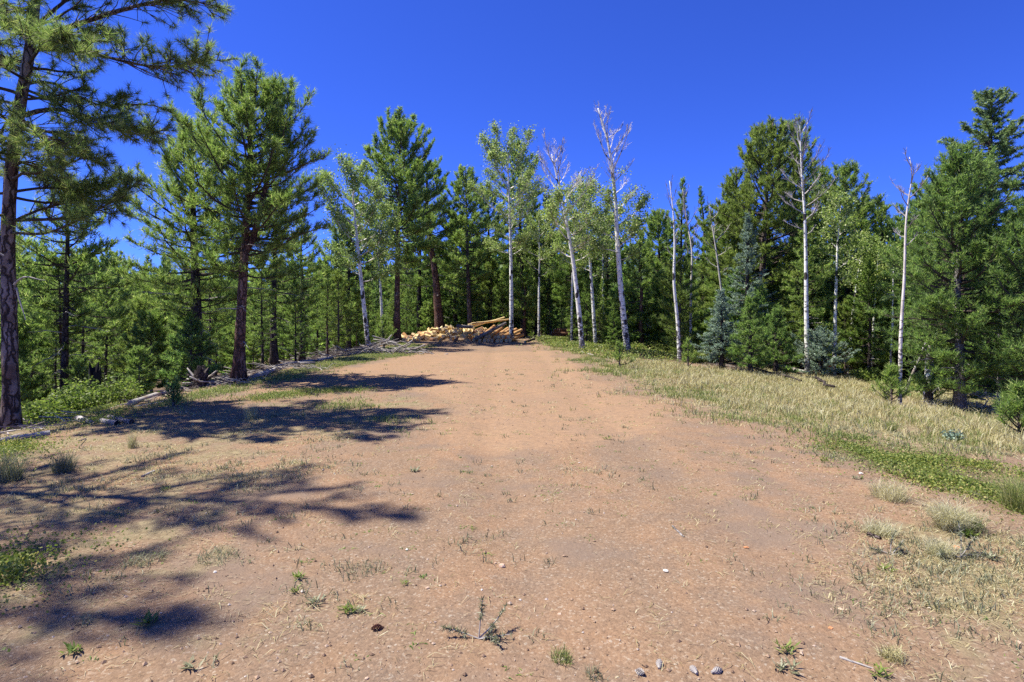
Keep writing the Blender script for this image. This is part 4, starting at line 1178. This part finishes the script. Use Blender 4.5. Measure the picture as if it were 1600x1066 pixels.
def brush(label, px, py, n, L, h, rad, seed, mat='weathered'):
    rng = np.random.default_rng(seed)
    p = at(px, py)
    t = thing('brush_pile', label, 'brush pile', p)
    base = []
    for q in range(4):
        P = np.stack([np.linspace(-.5, .5, 6), .06 * rng.normal(size=6), .06 * rng.normal(size=6)], 1)
        b = MB(); V, T, Q = tube(P, np.linspace(.02, .008, 6), 5, True); b.add(V, T, Q)
        for s in range(2):
            a = P[2 + s]; V, Q = prisms(a[None], (a + [.2, rng.choice([-1, 1]) * .14, .08])[None], .009, .004); b.add(V, None, Q)
        base.append(b.mesh('stick', M[mat], True))
    for q in range(n):
        x, y = rng.normal(0, rad, 2) * [1, .5]
        gzz = gz(p[0] + x, p[1] + y) - p[2]
        o = link('stick', base[q % 4], t, (x, y, gzz + rng.uniform(.02, h) * math.exp(-(x / rad / 1.5) ** 2)))
        o.rotation_euler = (0, rng.normal(0, .22), rng.uniform(-.7, .7) + (3.14 if q % 2 else 0))
        s = L * rng.uniform(.5, 1.2); o.scale = (s, s * .8, s * .8)
brush('tangled pile of bleached grey branches at the foot of the slanting aspen', 600, 553, 46, 1.5, .45, .75, 611)
brush('low heap of grey slash along the edge below the dark-trunked pines', 425, 582, 34, 1.2, .18, .7, 612)
brush('scattered grey slash right of the upturned stump', 352, 600, 22, 1.0, .15, .5, 613)
brush('dark slash heap between the thin dark pine and the slanting aspen', 520, 556, 38, 1.4, .22, .9, 614, 'bark_gray')
brush('bleached twiggy branch lying in the green cover right of the tallest aspen', 1012, 548, 12, .8, .12, .4, 615)
brush('grey dry branches under the grey-trunked fir on the right', 1530, 640, 26, 1.0, .4, .5, 616)
brush('brittle grey dead twigs beside the trunk foot of the near left pine', 25, 664, 22, .55, .25, .22, 617)

# ----------------------------------------------------------------- bushes
def bush(name, label, px, Y, rad, h, leaf, seed, n=1500, ls=.04, py=None, group=None, cat='bush'):
    rng = np.random.default_rng(seed)
    p = gd(px, Y) if py is None else at(px, py)
    t = thing(name, label, cat, p, group)
    rad *= .8; h *= .75; ns = 26
    az = rng.uniform(0, 6.28, ns); ra = rad * np.sqrt(rng.uniform(0.02, 1, ns))
    tip = np.stack([np.cos(az) * ra, np.sin(az) * ra, h * (1 - .45 * (ra / rad) ** 2) * rng.uniform(.6, 1.1, ns)], 1)
    root = tip * np.array([.25, .25, 0]) - [0, 0, .03]
    b = MB(); V, Q = prisms(root, tip, .008, .003); b.add(V, None, Q)
    link('stems', b.mesh('stems', M['twig']), t, kind='stuff')
    k = rng.integers(0, ns, n); f = rng.uniform(.3, 1.05, (n, 1))
    c = root[k] * (1 - f) + tip[k] * f + rng.normal(0, rad * .16, (n, 3)) * [1, 1, .6]
    c[:, 2] = np.maximum(c[:, 2], .02)
    b = MB(); V, Q = leaves(rng, c, ls, .6); b.add(V, None, Q)
    link('foliage', b.mesh('foliage', M[leaf]), t, kind='stuff')
for q, (lb, px, Y, r, h, lf) in enumerate((
        ('low leafy green bush just right of the near left pine trunk', 64, 9.6, .55, .5, 'bush_leaf'),
        ('rounded green bush below the slim dark-trunked pine', 112, 10.2, .6, .75, 'bush_leaf'),
        ('taller leafy bush in front of the charred stump', 160, 10.8, .7, .85, 'bush_leaf'),
        ('green bush at the right end of the bushes on the left edge', 198, 11.6, .5, .6, 'bush_leaf'),
        ('leafy bush behind the others at the left slope edge', 136, 12.6, .8, .9, 'bush_leaf'),
        ('olive bush at the foot of the leafy aspens in the centre', 905, 31, .9, .6, 'cover_leaf'),
        ('olive-green bush right of the tallest white aspen', 1022, 27, 1.0, .6, 'cover_leaf'),
        ('yellow-green bush left of the tallest white aspen', 955, 28, .9, .55, 'cover_leaf'),
        ('olive bush beside the foot of the kinked bare aspen', 1085, 22, .7, .55, 'cover_leaf'),
        ('rusty-tinged low shrub behind the tallest aspen foot', 997, 25.5, .5, .5, 'cover_leaf'),
        ('small green shrub at the back edge of the dry grass on the right', 1352, 20, .8, .5, 'bush_leaf'),
        ('low olive shrub at the back of the grass below the fir', 1425, 17, .7, .5, 'cover_leaf'))):
    bush('bush', lb, px, Y, r, h, lf, 700 + q, 1700, .05 if Y < 15 else .075)
bush('sage_plant', 'small blue-green sage plant at the front of the dry grass on the right', 1490, 7, .16, .2, 'spruce', 720, 420, .03, py=690, cat='plant')
bush('dead_young_pine', 'rust-coloured dead young pine behind the smaller white aspen', 1296, 20.5, .25, 1.1, 'red_needles', 721, 500, .06)

# ----------------------------------------------------------------- grass clumps, weeds, rocks: single things
def clump(label, px, py, h, rad, n, mat, seed, lean=.7, w=.006, name='grass_clump'):
    rng = np.random.default_rng(seed)
    p = at(px, py)
    az = rng.uniform(0, 6.28, n); r = rad * .35 * np.sqrt(rng.uniform(0, 1, n))
    X = p[0] + np.cos(az) * r; Y = p[1] + np.sin(az) * r
    n2 = n * 2; X = np.concatenate([X, X + .01]); Y = np.concatenate([Y, Y - .01])
    V, T, Q = blades(rng, X, Y, h * rng.uniform(.35, 1.15, n2), w * .55, lean * 1.35)
    b = MB(); b.add(V - p, T, Q)
    o = link(name, b.mesh(name, M[mat]), loc=p)
    return tag(o, label, 'grass' if name == 'grass_clump' else 'plant')
clump('grey-green bunch of grass at the left edge below the long weathered log', 14, 752, .34, .3, 260, 'grass_gray', 801)
clump('feathery bunch of grass just right of the one at the left edge', 98, 738, .26, .26, 220, 'grass_gray', 802)
clump('upright straw-coloured grass tuft in the mottled shade on the left', 206, 700, .22, .12, 70, 'grass_dry', 803, .3)
clump('spiky pale grass tuft in front of the dirt track on the left', 392, 655, .30, .24, 110, 'grass_dry', 804, .8)
clump('grey-green grass bunch in the middle of the left shade', 226, 880, .10, .34, 110, 'grass_gray', 805, 1.3)
clump('flattened grey grass bunch right of the one in the left shade', 338, 876, .08, .36, 90, 'grass_gray', 806, 1.5)
clump('low pale grass patch at the lower end of the tree shade', 572, 892, .055, .36, 110, 'grass_gray', 807, 1.0)
clump('fine green grass tuft near the bottom of the dirt right of centre', 876, 1034, .07, .13, 80, 'grass_green', 808)
clump('small wispy tuft below and right of the fine green one', 930, 1056, .06, .12, 40, 'grass_gray', 809)
clump('large pale blond bunch of grass at the edge of the green ground cover', 1484, 828, .26, .2, 520, 'blond_grass', 810, 1.05)
clump('blond grass bunch with stray tall stems above the large pale one', 1388, 778, .2, .34, 360, 'blond_grass', 811, 1.0)
clump('flat blond grass tuft left of the bark piece', 1372, 836, .15, .26, 200, 'blond_grass', 812, 1.1)
clump('pale grass tuft in the gravel below the large blond bunch', 1466, 866, .14, .2, 200, 'blond_grass', 813, 1.0)
clump('small grass tuft on the dirt near the bottom right corner', 1392, 1030, .09, .12, 110, 'grass_dry', 814, 1.0)
clump('green-grey tuft right of the large blond bunch', 1516, 828, .16, .16, 140, 'grass_green', 815, .9)
clump('soft green grass clump at the right edge beside the ground cover', 1596, 800, .36, .35, 420, 'grass_green', 816, .7)
clump('wispy green clump at the upper end of the bare strip on the right', 1390, 674, .22, .2, 150, 'grass_green', 817, .6)
def weed(label, px, py, s, n, mat, seed, flat=.5):
    rng = np.random.default_rng(seed)
    p = at(px, py); b = MB()
    s = s * .62; az = rng.uniform(0, 6.28, n); L = s * rng.uniform(.5, 1.1, n)
    d = nrm(np.stack([np.cos(az), np.sin(az), rng.uniform(.1, 1.0, n) * (1 - flat) * 2], 1))
    o = np.stack([rng.normal(0, s * .3, n), rng.normal(0, s * .3, n), np.full(n, .004)], 1)
    sd_ = nrm(np.cross(d, [0, 0, 1.])) * (L * .09)[:, None]
    V = np.stack([o, o + d * (L * .5)[:, None] + sd_, o + d * L[:, None], o + d * (L * .5)[:, None] - sd_], 1).reshape(-1, 3)
    b.add(V, None, np.arange(n * 4).reshape(-1, 4))
    ob = link('weed', b.mesh('weed', M[mat]), loc=(p[0], p[1], gz(p[0], p[1])))
    return tag(ob, label, 'weed')
for q, (lb, px, py, s, n) in enumerate((
        ('bright green weed right of the tips of the tree shadow', 648, 738, .11, 46), ('dark green weed on the bare dirt up the track', 948, 687, .10, 26),
        ('grey-green weed patch left of the reddish scrap', 545, 960, .09, 44), ('leafy weed just right of that grey-green patch', 562, 957, .07, 26),
        ('low weed with flat leaves below the pale grass patch', 466, 908, .09, 30), ('narrow weed left of the low flat-leaved one', 462, 926, .07, 22),
        ('green weed below those two at the lower left of the dirt', 492, 945, .09, 34), ('weed with long leaves at the lower left in the sun', 232, 975, .12, 34),
        ('leafy weed at the lower left edge of the shade', 114, 1020, .10, 30), ('dark weed beside the lowest branch shadow', 298, 1050, .09, 24),
        ('small dark weed right of the lower weeds', 632, 917, .06, 18), ('green weed at bottom right, the upper of two', 1232, 1022, .09, 28),
        ('green weed at bottom right, the lower of two', 1228, 1048, .10, 30), ('little weed at the end of the gravel on the right', 1117, 776, .05, 14),
        ('fresh green weed under the tall pine shadow on the left', 262, 767, .10, 24), ('weed with broad leaves among stones on the right', 1336, 750, .08, 28),
        ('dark weed in the dry gravel at right', 1386, 892, .09, 30), ('small weed right of the thin pale twig', 1376, 1056, .09, 26),
        ('grey-green weed beside the orange rock', 1545, 876, .10, 60), ('green weed cluster below the large blond bunch', 1512, 838, .12, 70))):
    weed(lb, px, py, s, n, 'bush_leaf' if q % 3 else 'grass_gray', 830 + q)

def rock_mesh(name, r, flat, seed, mat):
    rng = np.random.default_rng(seed)
    n = 8; V = [[0, 0, -r * flat * .5]]
    for z, s in ((-.3, .8), (.15, 1.0), (.62, .72)):
        th = np.arange(n) / n * 6.283 + rng.uniform(0, 1)
        rr = r * s * rng.uniform(.78, 1.18, n)
        V += np.stack([np.cos(th) * rr, np.sin(th) * rr * .8, z * r * flat * rng.uniform(.85, 1.15, n)], 1).tolist()
    V.append([0, 0, r * flat * .85])
    j = np.arange(n); k = (j + 1) % n
    T = [(0, 1 + k[q], 1 + j[q]) for q in range(n)] + [(1 + 2 * n + j[q], 1 + 2 * n + k[q], 1 + 3 * n) for q in range(n)]
    Q = np.concatenate([np.stack([1 + a * n + j, 1 + a * n + k, 1 + (a + 1) * n + k, 1 + (a + 1) * n + j], 1) for a in range(2)])
    b = MB(); b.add(V, T, Q); return b.mesh(name, M[mat])
for q, (lb, px, py, d, flat, mat) in enumerate((
        ('round tan stone on the bare dirt in the lower centre', 784, 887, 12, .8, 'rock_tan'), ('tiny brown stone touching the left side of the round tan stone', 774, 884, 5, .8, 'rock_tan'),
        ('flat white stone right of the lower centre', 1040, 893, 10, .45, 'rock_white'), ('flat orange stone at the right edge of the gravel', 1494, 856, 14, .4, 'rock_orange'),
        ('small white stone right of the tree shadow tips', 636, 861, 6, .6, 'rock_white'), ('pale pink stone left of the spindly grey plant', 668, 922, 7, .6, 'rock_tan'),
        ('small pale stone right of the pale pink one', 753, 923, 5, .7, 'rock_white'), ('tiny white stone left of centre at the bottom of the dirt', 813, 941, 5, .7, 'rock_white'),
        ('white stone up the track beside the bare patch on the right', 1345, 741, 8, .6, 'rock_white'), ('pinkish flat stone in the gravel at lower right', 1313, 953, 9, .5, 'rock_tan'),
        ('orange-tan stone in the gravel at bottom right', 1298, 984, 9, .5, 'rock_orange'), ('pale stone at the far right near the bottom', 1592, 1004, 10, .4, 'rock_tan'),
        ('tan stone beside the wispy tuft on the right of the dirt', 1166, 858, 8, .5, 'rock_orange'), ('light stone at the bottom edge left of centre', 573, 1064, 8, .6, 'rock_tan'),
        ('white stone by the grey grass right of the left shade', 336, 896, 7, .6, 'rock_white'), ('tan stone among gravel near the bottom centre', 874, 963, 7, .6, 'rock_tan'))):
    p = at(px, py); r = d / 1800 * p[1]
    o = link('stone', rock_mesh('stone', r, flat, 860 + q, mat), loc=up(p, r * flat * .25)); o.rotation_euler = (0, 0, q * 1.3)
    tag(o, lb, 'stone')
# reddish scrap of bark and the pine cones near the bottom edge
def cone_mesh(L, r, mat):
    b = MB(); rng = np.random.default_rng(3)
    for k in range(9):
        z = -L / 2 + L * k / 8; s = r * math.sin(.35 + 2.5 * k / 8)
        for j in range(9):
            a = j / 9 * 6.283 + k * .35
            u = np.array([math.cos(a), math.sin(a), 0]); v = np.array([-math.sin(a), math.cos(a), 0])
            c = np.array([0, 0, z])
            b.add([c + u * s * .4 - v * s * .34, c + u * s * .4 + v * s * .34, c + u * s * 1.1 + [0, 0, .011], c + u * s * .5 + [0, 0, .016]], [(0, 1, 2), (1, 3, 2), (3, 0, 2)])
    V, T, Q = tube(np.array([[0, 0, -L / 2], [0, 0, 0], [0, 0, L / 2]]), [r * .35, r * .5, r * .2], 6, True); b.add(V, T, Q)
    return b.mesh('pine_cone', M[mat])
cgray, cred = cone_mesh(.045, .016, 'twig_gray'), cone_mesh(.05, .018, 'brownlog')
for q, (lb, px, py, me) in enumerate((('grey open pine cone at the bottom edge, leftmost of the grey ones', 998, 1057, cgray), ('grey pine cone above and right of the leftmost grey one', 1030, 1048, cgray),
        ('grey pine cone right of the pair at the bottom edge', 1085, 1054, cgray), ('rightmost grey pine cone near the bottom edge', 1118, 1052, cgray),
        ('reddish brown pine cone on the dirt at the lower left of centre', 592, 988, cred))):
    p = at(px, py); o = link('pine_cone', me, loc=up(p, .006)); o.rotation_euler = (1.2 + .25 * q, .5 * q, 2.3 * q * q + .5)
    tag(o, lb, 'pine cone')
# the spindly grey plant at the bottom
def spindly(label, px, py, seed, s=1.0):
    rng = np.random.default_rng(seed); p = at(px, py)
    t = thing('dry_plant', label, 'plant', p)
    for dx, dz, n in ((-.17, .05, 16), (.02, .20, 12), (.13, .10, 12), (.07, -.0, 16), (.10, .03, 10), (.16, .02, 5)):
        P = np.array([[0, 0, 0], [dx * .5, rng.normal(0, .03), max(.012, dz * .55)], [dx, rng.normal(0, .05), max(.015, dz)]]) * s
        P = spline(P, 6); b = MB(); V, T, Q = tube(P, np.linspace(.0035, .0015, 6), 4); b.add(V, T, Q)
        st = link('stem', b.mesh('stem', M['twig_gray']), t)
        f = rng.uniform(.35, 1, n * 2); c = np.stack([np.interp(f, np.linspace(0, 1, 6), P[:, k]) for k in range(3)], 1)
        V, T = needles(rng, c, nrm(rng.normal(size=c.shape) + [0, 0, .5]), 3, .035 * s, .006 * s, .5, .005)
        b = MB(); b.add(V, T); link('leaves', b.mesh('leaves', M['grass_gray']), st, kind='stuff')
spindly('spindly grey-green dry plant with one upright stem at the bottom centre', 748, 1000, 871)
spindly('greyish dry sprawling plant in the gravel at the right', 1392, 870, 872, .8)
spindly('silvery dry twiggy plant right of the blond bunches', 1500, 872, 873, 1.1)

# ----------------------------------------------------------------- uncountable cover: grass, leaves, pebbles, litter
def scatter(rng, n, xr, yr, fn, near=0.0, soft=.16):
    out = []
    tot = 0
    while tot < n:
        m = n * 3
        x = rng.uniform(*xr, m)
        y = yr[0] + (yr[1] - yr[0]) * rng.uniform(0, 1, m) ** (1 + near)
        k = rng.uniform(0, 1, m) < fn(x, y)
        out.append(np.stack([x[k], y[k]], 1)); tot += k.sum()
        if len(out) > 60: break
    o = np.concatenate(out)[:n]
    return o + rng.normal(0, soft, o.shape) * rng.uniform(0, 2, (len(o), 1)) ** 2
srng = np.random.default_rng(900)
def stuff(name, b, mat):
    return link(name, b.mesh(name, mat), kind='stuff')

# tall dry meadow grass: blades gathered in tufts
xy = scatter(srng, 5000, (.5, 16), (6, 27), lambda x, y: inpoly(R_MEADOW, x, y, .6, 6) * (.08 + .92 * sstep(.38, .62, fbm(x, y, 1.2, 51, 3))), .15, .3)
n = 14
X = np.repeat(xy[:, 0], n) + srng.normal(0, .05, len(xy) * n); Y = np.repeat(xy[:, 1], n) + srng.normal(0, .05, len(xy) * n)
hh = np.repeat(srng.uniform(.05, .23, len(xy)) * (.55 + .9 * fbm(xy[:, 0], xy[:, 1], 1.1, 61, 3)), n) * srng.uniform(.4, 1.25, len(X))
V, T, Q = blades(srng, X, Y, hh, .0045 + .0006 * Y, .85, (.05, .02))
b = MB(); b.add(V, T, Q); stuff('dry_grass', b, M['grass_dry'])
# greenish shorter grass mixed in
xy = scatter(srng, 2600, (.3, 16), (6, 30), lambda x, y: np.maximum(inpoly(R_MEADOW, x, y, .4, 6) * .5, inpoly(R_MID, x, y, .6, 6) * .9) * sstep(.5, .64, fbm(x, y, 1.6, 52, 3)), .15)
n = 12
X = np.repeat(xy[:, 0], n) + srng.normal(0, .06, len(xy) * n); Y = np.repeat(xy[:, 1], n) + srng.normal(0, .06, len(xy) * n)
V, T, Q = blades(srng, X, Y, srng.uniform(.03, .15, len(X)), .005 + .0006 * Y, 1.1)
b = MB(); b.add(V, T, Q); stuff('green_grass', b, M['grass_green'])
# sparse short dry grass: edges of the dirt, right and left foreground
def f_sparse(x, y):
    return np.maximum.reduce([inpoly(R_MID, x, y, .6, 6) * .9, inpoly(R_COVER, x, y, .6, 5) * .7, inpoly(R_DRYR, x, y, .6, 6) * .85, inpoly(R_DRYL, x, y, .7, 6) * .45, .05 * np.ones(np.shape(x))]) * sstep(.48, .66, fbm(x, y, 1.6, 53, 3)) * (.3 + .7 * sstep(.4, .6, fbm(x, y, 5, 63, 2)))
xy = scatter(srng, 3600, (-7, 7), (2.2, 16), f_sparse, .5, .25)
n = 9
X = np.repeat(xy[:, 0], n) + srng.normal(0, .045, len(xy) * n); Y = np.repeat(xy[:, 1], n) + srng.normal(0, .045, len(xy) * n)
V, T, Q = blades(srng, X, Y, srng.uniform(.02, .06, len(X)), .0022 + .0006 * Y, 3.2)
b = MB(); b.add(V, T, Q); stuff('short_dry_grass', b, M['grass_dry'])
xy = scatter(srng, 1500, (-7, 7), (2.2, 16), f_sparse, .7)
n = 11
X = np.repeat(xy[:, 0], n) + srng.normal(0, .03, len(xy) * n); Y = np.repeat(xy[:, 1], n) + srng.normal(0, .03, len(xy) * n)
V, T, Q = blades(srng, X, Y, srng.uniform(.02, .08, len(X)), .004 + .0006 * Y, 1.2)
b = MB(); b.add(V, T, Q); stuff('grey_grass', b, M['grass_gray'])
# strip of green grass along the left edge and the shaded patches
def f_strip(x, y): return np.maximum.reduce([inpoly(R_STRIP, x, y, .3, 5) * 1.0, inpoly(R_SHADE, x, y, .25, 5) * 1.0, inpoly(R_GM1, x, y, .1, 5) * 1., inpoly(R_GM2, x, y, .1, 5) * 1.]) * (.2 + .8 * sstep(.38, .58, fbm(x, y, 1.3, 54, 3)))
xy = scatter(srng, 3400, (-9, 0), (7, 34), f_strip, .1, .14)
n = 9
X = np.repeat(xy[:, 0], n) + srng.normal(0, .07, len(xy) * n); Y = np.repeat(xy[:, 1], n) + srng.normal(0, .07, len(xy) * n)
V, T, Q = blades(srng, X, Y, srng.uniform(.02, .10, len(X)), .006 + .0007 * Y, 1.2)
b = MB(); b.add(V, T, Q); stuff('green_grass_strip', b, M['grass_green'])
# leafy green ground cover
def f_cover(x, y): return np.maximum.reduce([inpoly(R_COVER, x, y, .6, 5) * 1., inpoly(R_LCOVER, x, y, .15, 5) * 1., inpoly(R_LC2, x, y, .08, 5) * 1., inpoly(R_LC3, x, y, .08, 5) * 1., inpoly(R_SHADE, x, y, .2, 5) * .5]) * (.03 + .97 * sstep(.42, .6, fbm(x, y, 1.7, 55, 3))) * (.1 + .9 * sstep(.42, .58, fbm(x, y, 5.5, 67, 2)))
xy = scatter(srng, 46000, (-9, 10), (2.5, 14), f_cover, .2, .11)
c = np.stack([xy[:, 0], xy[:, 1], TZ(xy[:, 0], xy[:, 1]) + srng.uniform(.0, .075, len(xy)) * (.4 + fbm(xy[:, 0], xy[:, 1], 3, 56, 2))], 1)
V, Q = leaves(srng, c, .021, .3)
b = MB(); b.add(V, None, Q); stuff('ground_cover', b, M['cover_leaf'])
xy = scatter(srng, 16000, (.3, 12), (14, 36), lambda x, y: inpoly(R_OLIVE, x, y, .5, 5) * (.1 + .9 * sstep(.42, .56, fbm(x, y, .9, 57, 3))), .1)
c = np.stack([xy[:, 0], xy[:, 1], TZ(xy[:, 0], xy[:, 1]) + srng.uniform(.01, .22, len(xy))], 1)
V, Q = leaves(srng, c, .07, .9)
b = MB(); b.add(V, None, Q); stuff('olive_ground_cover', b, M['cover_leaf'])
# tiny sprigs dotted over the dirt
xy = scatter(srng, 620, (-4, 6), (2.3, 22), lambda x, y: (.15 + .85 * sstep(.45, .6, fbm(x, y, .8, 66, 3))) * (1 - m_green(x, y)), .5)
n = 12
X = np.repeat(xy[:, 0], n) + srng.normal(0, .03, len(xy) * n) * (1 + .05 * np.repeat(xy[:, 1], n)); Y = np.repeat(xy[:, 1], n) + srng.normal(0, .02, len(xy) * n)
V, T, Q = blades(srng, X, Y, srng.uniform(.008, .032, len(X)), .006 + .0008 * Y, 2.8)
b = MB(); b.add(V, T, Q); stuff('small_sprigs', b, M['pine_dark'])
# pebbles and gravel
xy = scatter(srng, 11000, (-7, 8), (2.2, 13), lambda x, y: (.25 + .75 * sstep(.4, .62, fbm(x, y, 1.0, 58, 3))) * (1 - .6 * m_green(x, y)), 1.3)
r = .0035 + .011 * srng.uniform(0, 1, len(xy)) ** 4
oc = np.array([[1, 0, 0], [0, 1, 0], [-1, 0, 0], [0, -1, 0], [0, 0, .75], [0, 0, -.5]], float)
N = len(xy)
V = oc[None] * r[:, None, None] * srng.uniform(.6, 1.25, (N, 6, 1)) + np.stack([xy[:, 0], xy[:, 1], TZ(xy[:, 0], xy[:, 1]) + r * .25], 1)[:, None]
f8 = np.array([(0, 1, 4), (1, 2, 4), (2, 3, 4), (3, 0, 4), (1, 0, 5), (2, 1, 5), (3, 2, 5), (0, 3, 5)])
b = MB(); b.add(V.reshape(-1, 3), (np.arange(N)[:, None, None] * 6 + f8[None]).reshape(-1, 3)); stuff('gravel', b, M['pebble'])
# flat straw and needle litter
xy = scatter(srng, 30000, (-8, 8), (2.2, 14), lambda x, y: np.clip(m_dry(x, y) * (.2 + .8 * sstep(.4, .6, fbm(x, y, 1.4, 59, 3))) + .02, 0, 1), .9)
N = len(xy); az = srng.normal(.35, .9, N); L = srng.uniform(.015, .06, N)
d = np.stack([np.cos(az), np.sin(az), srng.normal(0, .12, N)], 1)
p0 = np.stack([xy[:, 0], xy[:, 1], TZ(xy[:, 0], xy[:, 1]) + .008], 1)
s = np.stack([-np.sin(az), np.cos(az), np.zeros(N)], 1) * (.0008 + .0003 * xy[:, 1:2])
V = np.stack([p0 - s, p0 + s, p0 + d * L[:, None]], 1).reshape(-1, 3)
b = MB(); b.add(V, np.arange(N * 3).reshape(-1, 3)); stuff('straw_litter', b, M['straw'])
# fallen twigs on the forest floor
def f_lit(x, y): return np.clip(sstep(.0, .6, -6.2 - x) * sstep(-11, -7.5, x) + .35 * forest_right(x, y) * (y < 30) + .3 * (y > 33), 0, 1)
xy = scatter(srng, 5200, (-13, 14), (6, 40), f_lit, 0)
N = len(xy); az = srng.uniform(0, 6.28, N); L = srng.uniform(.1, .6, N)
a = np.stack([xy[:, 0], xy[:, 1], TZ(xy[:, 0], xy[:, 1]) + .012], 1)
e = a + np.stack([np.cos(az) * L, np.sin(az) * L, srng.uniform(-.02, .16, N) * L], 1)
V, Q = prisms(a, e, .009, .005)
b = MB(); b.add(V, None, Q); stuff('twig_litter', b, M['litter'])
